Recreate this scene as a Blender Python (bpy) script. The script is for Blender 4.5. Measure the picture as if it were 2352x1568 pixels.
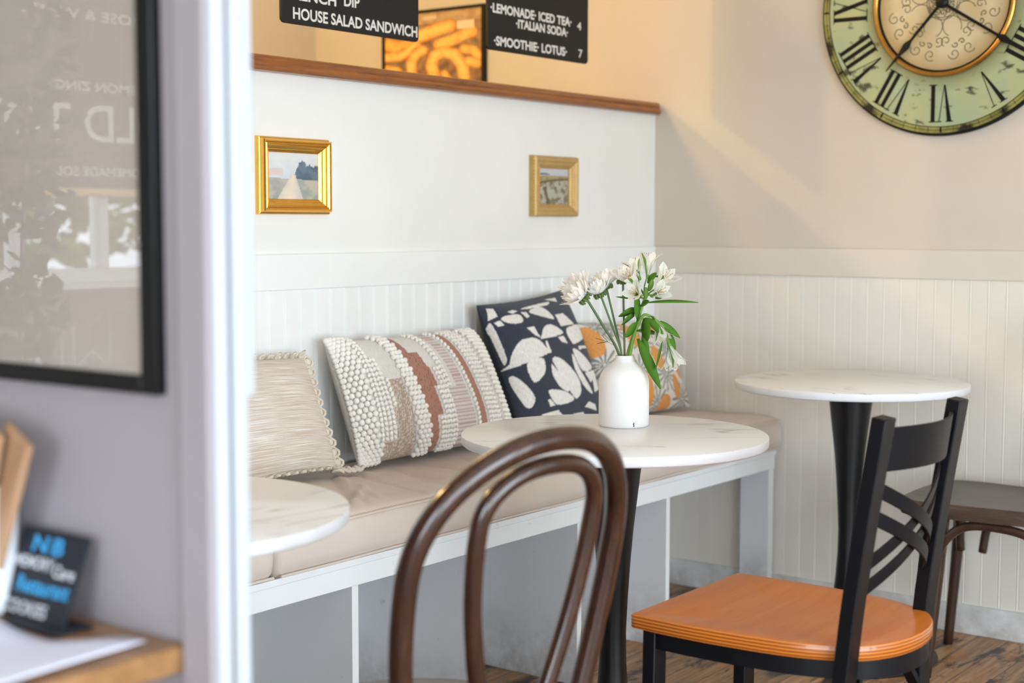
import bpy, bmesh, math, random
import numpy as np
from mathutils import Vector, Matrix, noise

# ------------------------------------------------------------------ camera, light, exposure
sc = bpy.context.scene
for o in list(bpy.data.objects):
    bpy.data.objects.remove(o, do_unlink=True)
COL = sc.collection
cd = bpy.data.cameras.new('camera')
cam = bpy.data.objects.new('camera', cd); COL.objects.link(cam); sc.camera = cam
CAM = Vector((0, 0, 1.14))
F_PX, PITCH, YAW, ROLL = 3413.84, 0.0793773, 0.6487216, 0.001388
cd.sensor_fit = 'HORIZONTAL'; cd.sensor_width = 36.0; cd.lens = 36.0 * F_PX / 2352
fw = Vector((math.cos(YAW) * math.cos(PITCH), math.sin(YAW) * math.cos(PITCH), -math.sin(PITCH)))
rt = Vector((math.sin(YAW), -math.cos(YAW), 0)); up = rt.cross(fw)
r2 = math.cos(ROLL) * rt + math.sin(ROLL) * up; u2 = -math.sin(ROLL) * rt + math.cos(ROLL) * up
cam.matrix_world = Matrix(((r2.x, u2.x, -fw.x, CAM.x), (r2.y, u2.y, -fw.y, CAM.y), (r2.z, u2.z, -fw.z, CAM.z), (0, 0, 0, 1)))
cd.clip_start = 0.05; cd.clip_end = 200
cd.dof.use_dof = True; cd.dof.focus_distance = 3.05; cd.dof.aperture_fstop = 3.2

CEIL_LIGHT = 2.715
vs = sc.view_settings
vs.view_transform = 'Standard'; vs.look = 'None'; vs.gamma = 1; vs.use_curve_mapping = False
vs.exposure = 0.31

wd = bpy.data.worlds.new('world'); sc.world = wd; wd.use_nodes = True
bg = wd.node_tree.nodes['Background']; bg.inputs[0].default_value = (0.80, 0.90, 1.0, 1); bg.inputs[1].default_value = 2.2

def light(name, kind, loc, power, color, size=None, direction=None, spread=None):
    l = bpy.data.lights.new(name, kind); l.energy = power; l.color = color
    if kind == 'AREA':
        l.shape = 'RECTANGLE'; l.size, l.size_y = size
        if spread: l.spread = spread
    elif size: l.shadow_soft_size = size
    o = bpy.data.objects.new(name, l); COL.objects.link(o); o.location = loc
    if direction is not None:
        o.rotation_euler = Vector(direction).to_track_quat('-Z', 'Z').to_euler()
    return o
DAY = (0.80, 0.91, 1.0)
light('daylight_front', 'AREA', (-0.2, -2.42, 1.05), 245, DAY, (5.0, 1.8), (0, 1, 0))
light('side_fill_light', 'AREA', (-3.25, -0.7, 1.05), 115, DAY, (2.4, 1.6), (1, 0, 0))  # fill added at the side wall to brighten surfaces turned that way
WARM = (1.0, 0.68, 0.27)
light('kitchen_lamp_light', 'POINT', (1.35, 3.70, 2.43), 50, WARM, 0.035)
light('kitchen_fill_light', 'AREA', (2.75, 3.25, CEIL_LIGHT), 16, WARM, (1.0, 0.3), (0, 0, -1))  # soft warm fill added under the kitchen ceiling

# ------------------------------------------------------------------ helpers
def lin(c):
    return tuple(((x / 255) / 12.92 if x / 255 <= 0.04045 else ((x / 255 + 0.055) / 1.055) ** 2.4) for x in c)
def rgba(c): return (*lin(c), 1)

class NT:
    def __init__(s, name):
        s.m = bpy.data.materials.new(name); s.m.use_nodes = True; s.t = s.m.node_tree; s.n = s.t.nodes; s.b = s.n['Principled BSDF']
        s.tc = s.n.new('ShaderNodeTexCoord')
    def new(s, t, **k):
        n = s.n.new(t)
        for a, b in k.items(): setattr(n, a, b)
        return n
    def link(s, a, b): s.t.links.new(a, b)
    def mapping(s, scale=(1, 1, 1), loc=(0, 0, 0), rot=(0, 0, 0), coord='Object'):
        m = s.new('ShaderNodeMapping'); m.inputs['Scale'].default_value = scale; m.inputs['Location'].default_value = loc
        m.inputs['Rotation'].default_value = rot; s.link(s.tc.outputs[coord], m.inputs[0]); return m.outputs[0]
    def noise(s, vec, scale=5, detail=4, rough=0.5, dist=0.0):
        n = s.new('ShaderNodeTexNoise'); s.link(vec, n.inputs['Vector']); n.inputs['Scale'].default_value = scale
        n.inputs['Detail'].default_value = detail; n.inputs['Roughness'].default_value = rough; n.inputs['Distortion'].default_value = dist
        return n.outputs['Fac']
    def ramp(s, fac, stops, interp='LINEAR'):
        r = s.new('ShaderNodeValToRGB'); r.color_ramp.interpolation = interp; e = r.color_ramp.elements
        while len(e) < len(stops): e.new(0.5)
        for i, (p, c) in enumerate(stops): e[i].position = p; e[i].color = c if len(c) == 4 else (*c, 1)
        s.link(fac, r.inputs[0]); return r.outputs[0]
    def mix(s, fac, a, b, blend='MIX'):
        n = s.new('ShaderNodeMix', data_type='RGBA', blend_type=blend)
        for i, v in ((0, fac), (6, a), (7, b)):
            if hasattr(v, 'is_output'): s.link(v, n.inputs[i])
            else: n.inputs[i].default_value = v
        return n.outputs[2]
    def math(s, op, a, b=None):
        n = s.new('ShaderNodeMath', operation=op)
        for i, v in enumerate((a, b)):
            if v is None: continue
            if hasattr(v, 'is_output'): s.link(v, n.inputs[i])
            else: n.inputs[i].default_value = v
        return n.outputs[0]
    def bump(s, h, strength=0.2, dist=0.002):
        b = s.new('ShaderNodeBump'); b.inputs['Strength'].default_value = strength; b.inputs['Distance'].default_value = dist
        s.link(h, b.inputs['Height']); s.link(b.outputs[0], s.b.inputs['Normal'])
    def set(s, col=None, rough=None, metal=None, spec=None, **k):
        if col is not None:
            if hasattr(col, 'is_output'): s.link(col, s.b.inputs['Base Color'])
            else: s.b.inputs['Base Color'].default_value = col
        if rough is not None:
            if hasattr(rough, 'is_output'): s.link(rough, s.b.inputs['Roughness'])
            else: s.b.inputs['Roughness'].default_value = rough
        if metal is not None: s.b.inputs['Metallic'].default_value = metal
        if spec is not None: s.b.inputs['Specular IOR Level'].default_value = spec
        for a, v in k.items(): s.b.inputs[a.replace('_', ' ')].default_value = v
        return s.m

def paint(name, col, rough=0.6, var=0.03, scale=3.0, spec=0.35):
    t = NT(name); n = t.noise(t.mapping(), scale, 5, 0.6)
    lo = tuple(x * (1 - var) for x in lin(col)); hi = tuple(min(1, x * (1 + var)) for x in lin(col))
    c = t.ramp(n, [(0.3, lo), (0.7, hi)])
    t.bump(t.noise(t.mapping(), 160, 3), 0.06, 0.001)
    return t.set(c, rough, spec=spec)
def scuffed(name, col, dirt, spec=0.3):
    t = NT(name); v = t.mapping()
    n = t.noise(v, 2.2, 4); base = t.ramp(n, [(0.3, tuple(x * 0.96 for x in lin(col))), (0.7, lin(col))])
    s = t.noise(t.mapping((1, 1, 1)), 26, 8, 0.75); sm = t.ramp(s, [(0.63, (0, 0, 0)), (0.72, (1, 1, 1))])
    z = t.new('ShaderNodeSeparateXYZ'); t.link(t.tc.outputs['Object'], z.inputs[0])
    low = t.new('ShaderNodeMapRange'); low.inputs[1].default_value = 0.18; low.inputs[2].default_value = 0.0; t.link(z.outputs[2], low.inputs[0])
    amt = t.math('MULTIPLY', low.outputs[0], t.ramp(t.noise(v, 9, 6, 0.7), [(0.35, (0, 0, 0)), (0.7, (1, 1, 1))]))
    f = t.math('MAXIMUM', t.math('MULTIPLY', sm, 0.35), t.math('MULTIPLY', amt, 0.8))
    t.bump(s, 0.05, 0.001)
    return t.set(t.mix(f, base, rgba(dirt)), 0.55, spec=spec)
def wood(name, dark, light_, axis=0, scale=1.0, rough=0.4, coat=0.0, contrast=(0.3, 0.7), spec=0.4):
    t = NT(name); sq = [14 * scale] * 3; sq[axis] = 1.2 * scale
    v = t.mapping(tuple(sq)); n = t.noise(v, 3.0, 8, 0.65, 0.8)
    f = t.noise(t.mapping(tuple(x * 6 for x in sq)), 4, 3, 0.6)
    k = t.math('ADD', t.math('MULTIPLY', n, 0.75), t.math('MULTIPLY', f, 0.25))
    c = t.ramp(k, [(contrast[0], lin(dark)), (contrast[1], lin(light_))])
    t.bump(f, 0.08, 0.001)
    return t.set(c, rough, spec=spec, Coat_Weight=coat, Coat_Roughness=0.15)
def attr_mat(name, rough=0.8, weave=0, bump=0.3, sheen=0.0, spec=0.2, heather=0.0):
    t = NT(name); a = t.new('ShaderNodeAttribute', attribute_name='Col'); c = a.outputs['Color']
    if heather:
        h = t.noise(t.mapping((150, 26, 1), coord='UV'), 1, 4, 0.75)
        c = t.mix(1.0, c, t.ramp(h, [(0.3, (1 - heather,) * 3), (0.75, (1 + heather,) * 3)]), 'MULTIPLY')
    if weave:
        w1 = t.new('ShaderNodeTexWave', bands_direction='X'); w1.inputs['Scale'].default_value = weave; t.link(t.tc.outputs['UV'], w1.inputs[0])
        w2 = t.new('ShaderNodeTexWave', bands_direction='Y'); w2.inputs['Scale'].default_value = weave; t.link(t.tc.outputs['UV'], w2.inputs[0])
        t.bump(t.math('ADD', w1.outputs['Fac'], w2.outputs['Fac']), bump, 0.001)
    return t.set(c, rough, spec=spec, Sheen_Weight=sheen)
def plain(name, col, rough=0.5, metal=0.0, spec=0.4, bumpy=0.0, var=0.06, scale=20, **k):
    t = NT(name); n = t.noise(t.mapping(), scale, 4, 0.6)
    c = t.ramp(n, [(0.3, tuple(x * (1 - var) for x in lin(col))), (0.7, tuple(x * (1 + var) for x in lin(col)))])
    if bumpy: t.bump(t.noise(t.mapping(), scale * 8, 3), bumpy, 0.001)
    return t.set(c, rough, metal, spec, **k)

class M:
    """collects shapes for one mesh"""
    def __init__(s): s.v = []; s.f = []; s.mi = []; s.cols = None; s.uv = None
    def add(s, v, f, mi=0):
        o = len(s.v); s.v += [tuple(p) for p in v]; s.f += [tuple(i + o for i in q) for q in f]; s.mi += [mi] * len(f); return s
    def box(s, lo, hi, mi=0, mat=None):
        x0, y0, z0 = lo; x1, y1, z1 = hi
        v = [Vector(p) for p in ((x0, y0, z0), (x1, y0, z0), (x1, y1, z0), (x0, y1, z0), (x0, y0, z1), (x1, y0, z1), (x1, y1, z1), (x0, y1, z1))]
        if mat: v = [mat @ p for p in v]
        return s.add(v, [(3, 2, 1, 0), (4, 5, 6, 7), (0, 1, 5, 4), (1, 2, 6, 5), (2, 3, 7, 6), (3, 0, 4, 7)], mi)
    def tube(s, pts, r, seg=12, closed=False, mi=0, flat=None, ref=None):
        """sweep a circle (or rectangle / ellipse: flat=(half width, half height), kind by seg) along pts"""
        pts = [Vector(p) for p in pts]; n = len(pts); rs = r if isinstance(r, (list, tuple)) else [r] * n
        T = []
        for i in range(n):
            a = pts[(i - 1) % n] if (closed or i > 0) else pts[i]; b = pts[(i + 1) % n] if (closed or i < n - 1) else pts[i]
            d = (b - a); T.append(d.normalized() if d.length > 1e-9 else Vector((0, 0, 1)))
        N = Vector(ref) if ref else (Vector((0, 0, 1)) if abs(T[0].z) < 0.9 else Vector((1, 0, 0)))
        v = []
        for i in range(n):
            N = (N - T[i] * N.dot(T[i])); N.normalize(); B = T[i].cross(N)
            if ref:
                N = Vector(ref); N = (N - T[i] * N.dot(T[i])).normalized(); B = T[i].cross(N)
            if flat and seg == 4:
                cs = [(1, 1), (-1, 1), (-1, -1), (1, -1)]
                for a, b in cs: v.append(pts[i] + N * a * flat[0] * rs[i] + B * b * flat[1] * rs[i])
            else:
                fa = flat or (1, 1)
                for k in range(seg):
                    t = 2 * math.pi * k / seg
                    v.append(pts[i] + (N * math.cos(t) * fa[0] + B * math.sin(t) * fa[1]) * rs[i])
        f = []
        for i in range(n if closed else n - 1):
            for k in range(seg):
                a = i * seg + k; b = i * seg + (k + 1) % seg; j = ((i + 1) % n) * seg
                f.append((a, b, j + (k + 1) % seg, j + k))
        if not closed: f.append(tuple(range(seg))[::-1]); f.append(tuple((n - 1) * seg + k for k in range(seg)))
        return s.add(v, f, mi)
    def lathe(s, prof, seg=48, c=(0, 0, 0), mi=0, mat=None):
        v = []; f = []; n = len(prof)
        for r, z in prof:
            for k in range(seg):
                t = 2 * math.pi * k / seg; p = Vector((r * math.cos(t), r * math.sin(t), z))
                if mat: p = mat @ p
                v.append(p + Vector(c))
        for i in range(n - 1):
            for k in range(seg):
                f.append((i * seg + k, i * seg + (k + 1) % seg, (i + 1) * seg + (k + 1) % seg, (i + 1) * seg + k))
        if prof[0][0] > 1e-6: f.append(tuple(range(seg))[::-1])
        if prof[-1][0] > 1e-6: f.append(tuple((n - 1) * seg + k for k in range(seg)))
        return s.add(v, f, mi)
    def ell(s, c, r, seg=8, rings=5, rot=None, mi=0):
        v = []; f = []; c = Vector(c)
        def P(x, y, z):
            p = Vector((x * r[0], y * r[1], z * r[2])); return c + (rot @ p if rot else p)
        v.append(P(0, 0, -1))
        for i in range(1, rings):
            a = -math.pi / 2 + math.pi * i / rings
            for k in range(seg):
                t = 2 * math.pi * k / seg; v.append(P(math.cos(a) * math.cos(t), math.cos(a) * math.sin(t), math.sin(a)))
        v.append(P(0, 0, 1)); L = len(v) - 1
        for k in range(seg):
            f.append((0, 1 + (k + 1) % seg, 1 + k)); f.append((L, L - seg + k, L - seg + (k + 1) % seg))
        for i in range(rings - 2):
            for k in range(seg):
                a = 1 + i * seg; f.append((a + k, a + (k + 1) % seg, a + seg + (k + 1) % seg, a + seg + k))
        return s.add(v, f, mi)
    def prism(s, poly, lo, hi, mat=None, mi=0):
        """poly in xy, extruded lo..hi in z"""
        n = len(poly); v = [Vector((x, y, lo)) for x, y in poly] + [Vector((x, y, hi)) for x, y in poly]
        if mat: v = [mat @ p for p in v]
        f = [tuple(range(n))[::-1], tuple(range(n, 2 * n))] + [(i, (i + 1) % n, n + (i + 1) % n, n + i) for i in range(n)]
        return s.add(v, f, mi)
    def ribbon(s, pts, widths, side, mi=0):
        """leaf/petal strip: pts centre line, widths, side = width direction; slight keel"""
        v = []; f = []
        for p, w in zip(pts, widths):
            p = Vector(p); v += [p - side * w, p, p + side * w]
        for i in range(len(pts) - 1):
            a = i * 3; f += [(a, a + 1, a + 4, a + 3), (a + 1, a + 2, a + 5, a + 4)]
        return s.add(v, f, mi)
    def to(s, name, mat, parent=None, bevel=0, angle=38, solid=0, seg=2):
        me = bpy.data.meshes.new(name); me.from_pydata(s.v, [], s.f)
        for m in (mat if isinstance(mat, (list, tuple)) else [mat]): me.materials.append(m)
        me.polygons.foreach_set('material_index', s.mi)
        bm = bmesh.new(); bm.from_mesh(me); bmesh.ops.recalc_face_normals(bm, faces=bm.faces) if s.cols is None else None
        bm.to_mesh(me); bm.free()
        me.polygons.foreach_set('use_smooth', [True] * len(me.polygons)); me.set_sharp_from_angle(angle=math.radians(angle))
        if s.cols is not None:
            a = me.color_attributes.new('Col', 'FLOAT_COLOR', 'POINT'); c = np.ones((len(s.v), 4), np.float32); c[:, :3] = s.cols
            a.data.foreach_set('color', c.ravel())
        if s.uv is not None:
            u = me.uv_layers.new(name='UVMap'); li = np.zeros(len(me.loops), np.int32); me.loops.foreach_get('vertex_index', li)
            u.data.foreach_set('uv', np.asarray(s.uv, np.float32)[li].ravel())
        o = bpy.data.objects.new(name, me); COL.objects.link(o)
        if parent: o.parent = parent
        if solid:
            q = o.modifiers.new('solid', 'SOLIDIFY'); q.thickness = solid; q.offset = 0
        if bevel:
            b = o.modifiers.new('bevel', 'BEVEL'); b.width = bevel; b.segments = seg; b.limit_method = 'ANGLE'; b.angle_limit = math.radians(40)
        me.update()
        return o

def thing(name, label, cat, loc=(0, 0, 0), rz=0, group=None):
    o = bpy.data.objects.new(name, None); COL.objects.link(o); o.location = loc; o.rotation_euler = (0, 0, rz); o.empty_display_size = 0.05
    return tag(o, label, cat, group)
def tag(o, label, cat, group=None):
    o['label'] = label; o['category'] = cat
    if group: o['group'] = group
    return o
def struct(name, mb, mat, parent=None, bevel=0):
    o = mb.to(name, mat, parent, bevel)
    if not parent: o['kind'] = 'structure'
    return o
def dup(root, loc, rz, label):
    r = root.copy(); COL.objects.link(r); r.location = loc; r.rotation_euler = (0, 0, rz); r['label'] = label
    for ch in list(root.children):
        c = ch.copy(); COL.objects.link(c); c.parent = r
        for g in list(ch.children):
            d = g.copy(); COL.objects.link(d); d.parent = c
    return r
def arc(cx, cy, r, a0, a1, n):
    return [(cx + r * math.cos(math.radians(a0 + (a1 - a0) * i / n)), cy + r * math.sin(math.radians(a0 + (a1 - a0) * i / n))) for i in range(n + 1)]
def rrect(w, h, r, n=6):
    p = []
    for cx, cy, a in ((w / 2 - r, h / 2 - r, 0), (-w / 2 + r, h / 2 - r, 90), (-w / 2 + r, -h / 2 + r, 180), (w / 2 - r, -h / 2 + r, 270)):
        p += arc(cx, cy, r, a, a + 90, n)
    return p
def spline(pts, n=8):
    pts = [Vector(p) for p in pts]; out = []
    P = [pts[0] * 2 - pts[1]] + pts + [pts[-1] * 2 - pts[-2]]
    for i in range(1, len(P) - 2):
        for k in range(n):
            t = k / n; a, b, c, d = P[i - 1], P[i], P[i + 1], P[i + 2]
            out.append(0.5 * ((2 * b) + (c - a) * t + (2 * a - 5 * b + 4 * c - d) * t * t + (3 * b - a - 3 * c + d) * t ** 3))
    out.append(pts[-1]); return out
def text_mesh(s, x0, x1, z0, cap, bold=0.0, thick=0.0006, space=1.0):
    """lettering in the xz plane, facing -y, fitted to x0..x1 with the given capital height"""
    c = bpy.data.curves.new('t', 'FONT'); c.body = s; c.size = 1; c.extrude = 0; c.offset = bold; c.space_character = space; c.resolution_u = 4
    o = bpy.data.objects.new('t', c); COL.objects.link(o); dg = bpy.context.evaluated_depsgraph_get(); dg.update()
    me = bpy.data.meshes.new_from_object(o.evaluated_get(dg)); bpy.data.objects.remove(o)
    v = np.array([tuple(p.co) for p in me.vertices]); f = [tuple(p.vertices) for p in me.polygons]; bpy.data.meshes.remove(me)
    v[:, 0] -= v[:, 0].min(); v[:, 0] *= (x1 - x0) / v[:, 0].max(); v[:, 1] *= cap / 0.73
    m = M(); m.add([(x0 + a, 0, z0 + b) for a, b, _ in v], f); return m
random.seed(4)
XB, YA, XW, CEIL = 4.023, 2.487, 0.92, 2.75

# ------------------------------------------------------------------ materials
m_wall_white = paint('white_wall_paint', (236, 235, 230), 0.55)
m_wall_cream = paint('cream_wall_paint', (211, 201, 186), 0.6)
m_trim_white = paint('white_trim_paint', (240, 240, 238), 0.4)
m_rail = paint('cream_rail_paint', (219, 211, 198), 0.5)
m_jamb = paint('jamb_paint', (182, 186, 192), 0.4)
m_panel = paint('beadboard_paint', (232, 226, 216), 0.45)
m_gray_wall = paint('entry_wall_paint', (150, 143, 147), 0.6)
m_ceiling = paint('ceiling_paint', (235, 232, 226), 0.8)
m_bench_white = scuffed('bench_white_paint', (244, 245, 245), (150, 140, 125))
m_bench_panel = scuffed('bench_panel_paint', (240, 242, 245), (120, 110, 95))
m_base_white = scuffed('baseboard_paint', (232, 232, 232), (140, 130, 115))
m_cap = wood('varnished_oak_cap', (104, 54, 20), (172, 105, 50), 0, 1.3, 0.35, 0.3)
m_counter = wood('counter_oak', (112, 78, 46), (168, 124, 80), 1, 0.8, 0.35, 0.2)
m_seat_wood = wood('honey_plywood', (196, 102, 30), (222, 134, 54), 0, 0.8, 0.36, 0.08, (0.25, 0.75))
def ply():
    t = NT('plywood_edge'); w = t.new('ShaderNodeTexWave', bands_direction='Z'); w.inputs['Scale'].default_value = 55
    t.link(t.mapping(), w.inputs[0]); w.inputs['Distortion'].default_value = 0.6
    return t.set(t.ramp(w.outputs['Fac'], [(0.35, lin((150, 74, 20))), (0.75, lin((214, 128, 48)))]), 0.32, Coat_Weight=0.3)
m_ply = ply()
m_bent = wood('dark_bentwood', (30, 17, 12), (74, 43, 31), 2, 0.8, 0.22, 0.6, (0.3, 0.75))
m_bent_grey = wood('weathered_bentwood', (40, 29, 23), (80, 58, 46), 2, 0.8, 0.3, 0.3, (0.3, 0.75))
m_dark_seat = wood('dark_brown_wood', (52, 40, 32), (92, 74, 60), 1, 1.0, 0.35, 0.15)
m_black = plain('black_metal', (10, 11, 16), 0.45, 0.0, 0.25, 0.08, 0.15, 12)
m_black_cast = plain('black_cast_iron', (12, 12, 14), 0.36, 0.0, 0.4, 0.1, 0.2, 10)
def marble():
    t = NT('white_marble_laminate'); r1 = t.mapping((1, 1, 1), rot=(0, 0, 0.92))
    def m2(scale, loc_):
        m = t.new('ShaderNodeMapping'); m.inputs['Scale'].default_value = scale; m.inputs['Location'].default_value = loc_; t.link(r1, m.inputs[0]); return m.outputs[0]
    def vein(sc_, seed, w, thr, st=7.0):
        a = t.noise(m2((1.0, st, 1), (seed, seed * 0.7, 0)), sc_, 3, 0.5, 0.35)
        d = t.math('ABSOLUTE', t.math('SUBTRACT', a, 0.5)); l = t.ramp(d, [(0.0, (1, 1, 1)), (w, (0, 0, 0))])
        k = t.ramp(t.noise(m2((1.6, 4.0, 1), (seed + 4, 0, 0)), 3.2, 2, 0.5), [(thr, (0, 0, 0)), (thr + 0.10, (1, 1, 1))])
        return t.math('MULTIPLY', l, k)
    f = t.math('MAXIMUM', vein(1.3, 3.0, 0.010, 0.50), t.math('MULTIPLY', vein(2.0, 9.0, 0.010, 0.56, 5.0), 0.6))
    return t.set(t.mix(t.math('MULTIPLY', f, 0.7), rgba((238, 240, 242)), rgba((112, 106, 102))), 0.28, spec=0.5)
m_marble = marble()
m_edge = plain('white_table_edge', (240, 241, 244), 0.35, var=0.01)
def canvas():
    t = NT('taupe_cushion_fabric'); n = t.noise(t.mapping((1, 1, 1)), 2.5, 4)
    c = t.ramp(n, [(0.3, lin((210, 195, 182))), (0.7, lin((221, 208, 196)))])
    t.bump(t.noise(t.mapping(), 700, 2), 0.12, 0.0006)
    return t.set(c, 0.75, spec=0.25, Sheen_Weight=0.15)
m_canvas = canvas()
m_wool = plain('cream_wool', (247, 243, 235), 0.9, 0, 0.15, 0.4, 0.05, 60, Sheen_Weight=0.2)
m_crochet = plain('natural_crochet_cotton', (222, 212, 196), 0.9, 0, 0.15, 0.5, 0.08, 80)
m_gold = plain('bright_gold', (240, 188, 92), 0.27, 1.0, 0.5, 0.0, 0.06, 30)
m_dullgold = plain('matt_champagne_gold', (196, 164, 106), 0.5, 0.35, 0.4, 0.1, 0.08, 40)
m_brass = plain('aged_brass', (186, 142, 74), 0.28, 1.0, 0.5, 0.05, 0.15, 14)
m_blackpaint = plain('black_frame_paint', (9, 9, 10), 0.42, 0, 0.3)
m_board = plain('black_menu_board', (32, 31, 30), 0.55, 0, 0.3)
m_letter = plain('white_lettering', (228, 222, 214), 0.6, 0, 0.3, var=0.02)
m_ink = plain('black_ink', (22, 20, 16), 0.6, 0, 0.2)
m_vase = plain('matt_white_ceramic', (240, 238, 236), 0.6, 0, 0.35, 0.08, 0.015, 30)
m_stem = plain('green_stem', (98, 118, 84), 0.55, var=0.15)
m_stem2 = plain('fresh_green_stem', (112, 150, 62), 0.5, var=0.12)
m_leaf_dark = plain('dark_leaf', (50, 76, 44), 0.5, var=0.2, scale=30)
def petal(name, c, tr_=0.5):
    t = NT(name); t.set(rgba(c), 0.6, spec=0.2); tl = t.new('ShaderNodeBsdfTranslucent'); tl.inputs[0].default_value = rgba(c); mx = t.new('ShaderNodeMixShader'); mx.inputs[0].default_value = tr_
    t.link(t.b.outputs[0], mx.inputs[1]); t.link(tl.outputs[0], mx.inputs[2]); t.link(mx.outputs[0], t.n['Material Output'].inputs[0]); return t.m
m_petal = petal('white_petal', (254, 254, 253), 0.55)
m_lily = petal('creamy_petal', (254, 254, 248), 0.55)
m_leaf = petal('green_leaf', (98, 148, 52), 0.35)
m_calyx = plain('green_calyx', (92, 112, 60), 0.6, var=0.2, scale=90)
m_stamen = plain('rust_stamen', (196, 160, 104), 0.7)
m_paper = plain('white_paper', (226, 226, 240), 0.7, 0, 0.2, var=0.01)
m_kraft = wood('kraft_paper', (140, 102, 74), (186, 150, 118), 2, 0.6, 0.7)
m_cup = plain('white_cup', (232, 234, 240), 0.45, var=0.01)
m_blue = plain('blue_chalk', (60, 160, 216), 0.8, var=0.1)
m_chalk = plain('white_chalk', (205, 205, 212), 0.85, var=0.1)
m_card = plain('black_chalk_card', (24, 27, 36), 0.6)
m_attr_pic = attr_mat('printed_picture', 0.35, 0, 0, 0, 0.5)
m_attr_poster = attr_mat('printed_poster', 0.4, 0, 0, 0, 0.4)
m_attr_fab = attr_mat('printed_cotton', 0.85, 260, 0.15, 0.1)
m_attr_navy = attr_mat('woven_jacquard', 0.9, 200, 0.35, 0.15, 0.15, 0.22)
m_attr_weave = attr_mat('striped_weave', 0.9, 150, 0.5, 0.1, 0.15, 0.12)
m_attr_dial = attr_mat('clock_face_print', 0.45, 0, 0, 0, 0.4)
def linen():
    t = NT('slub_linen')
    a = t.noise(t.mapping((3.5, 230, 1), coord='UV'), 1, 5, 0.65); b = t.noise(t.mapping((260, 420, 1), coord='UV'), 1, 2, 0.5)
    c = t.ramp(a, [(0.38, lin((204, 186, 166))), (0.5, lin((216, 202, 186))), (0.60, lin((246, 243, 238)))])
    c = t.mix(1.0, c, t.ramp(b, [(0.3, (0.86,) * 3), (0.7, (1.1,) * 3)]), 'MULTIPLY')
    t.bump(b, 0.4, 0.001)
    return t.set(c, 0.9, spec=0.15, Sheen_Weight=0.1)
m_linen = linen()
def floor_mat():
    t = NT('worn_floorboards'); W = 0.083
    sx = t.new('ShaderNodeSeparateXYZ'); t.link(t.tc.outputs['Object'], sx.inputs[0])
    row = t.math('FLOOR', t.math('DIVIDE', sx.outputs[1], W)); fr = t.math('FRACT', t.math('DIVIDE', sx.outputs[1], W))
    wn = t.new('ShaderNodeTexWhiteNoise', noise_dimensions='1D'); t.link(row, wn.inputs['W'])
    cx = t.new('ShaderNodeCombineXYZ'); t.link(t.math('ADD', t.math('MULTIPLY', sx.outputs[0], 2.2), t.math('MULTIPLY', wn.outputs['Value'], 40)), cx.inputs[0])
    t.link(t.math('MULTIPLY', sx.outputs[1], 34), cx.inputs[1])
    g = t.noise(cx.outputs[0], 2.2, 8, 0.7, 0.6)
    c = t.ramp(g, [(0.28, lin((110, 82, 56))), (0.5, lin((172, 134, 96))), (0.72, lin((206, 168, 126)))])
    c = t.mix(1.0, c, t.ramp(wn.outputs['Value'], [(0, (0.78, 0.78, 0.8)), (1, (1.12, 1.06, 1.0))]), 'MULTIPLY')
    worn = t.noise(t.mapping((1.4, 4.5, 1)), 3.2, 9, 0.72, 0.5)
    c = t.mix(t.ramp(worn, [(0.50, (0, 0, 0)), (0.58, (1, 1, 1))]), c, rgba((56, 48, 44)))
    c = t.mix(t.math('MULTIPLY', t.ramp(t.noise(t.mapping((1, 3, 1), (7, 3, 0)), 4, 6, 0.6), [(0.55, (0, 0, 0)), (0.66, (1, 1, 1))]), 0.6), c, rgba((182, 116, 62)))
    gap = t.ramp(fr, [(0.0, (1, 1, 1)), (0.03, (0, 0, 0)), (0.97, (0, 0, 0)), (1.0, (1, 1, 1))])
    c = t.mix(gap, c, rgba((40, 30, 24)))
    t.bump(g, 0.2, 0.002)
    return t.set(c, 0.42, spec=0.4)
m_floor = floor_mat()
def glass_pane(name, refl=0.08):
    t = NT(name); g = t.new('ShaderNodeBsdfGlossy'); g.inputs['Roughness'].default_value = 0.02
    tr = t.new('ShaderNodeBsdfTransparent'); mx = t.new('ShaderNodeMixShader'); fr = t.new('ShaderNodeFresnel'); fr.inputs[0].default_value = 1.45
    t.link(fr.outputs[0], mx.inputs[0]); t.link(tr.outputs[0], mx.inputs[1]); t.link(g.outputs[0], mx.inputs[2])
    t.link(mx.outputs[0], t.n['Material Output'].inputs[0]); return t.m
m_glass = glass_pane('window_glass')

# ------------------------------------------------------------------ the room
struct('floor', M().box((-3.0, -2.2, -0.1), (XB + 0.12, 4.3, 0.0)), m_floor)
struct('ceiling', M().box((-3.1, -2.3, CEIL), (XB + 0.12, 4.4, CEIL + 0.1)), m_ceiling)
struct('ground', M().box((-14, -14, -0.3), (14, 18, -0.12)), paint('pavement', (150, 148, 142), 0.9, 0.1))
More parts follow.
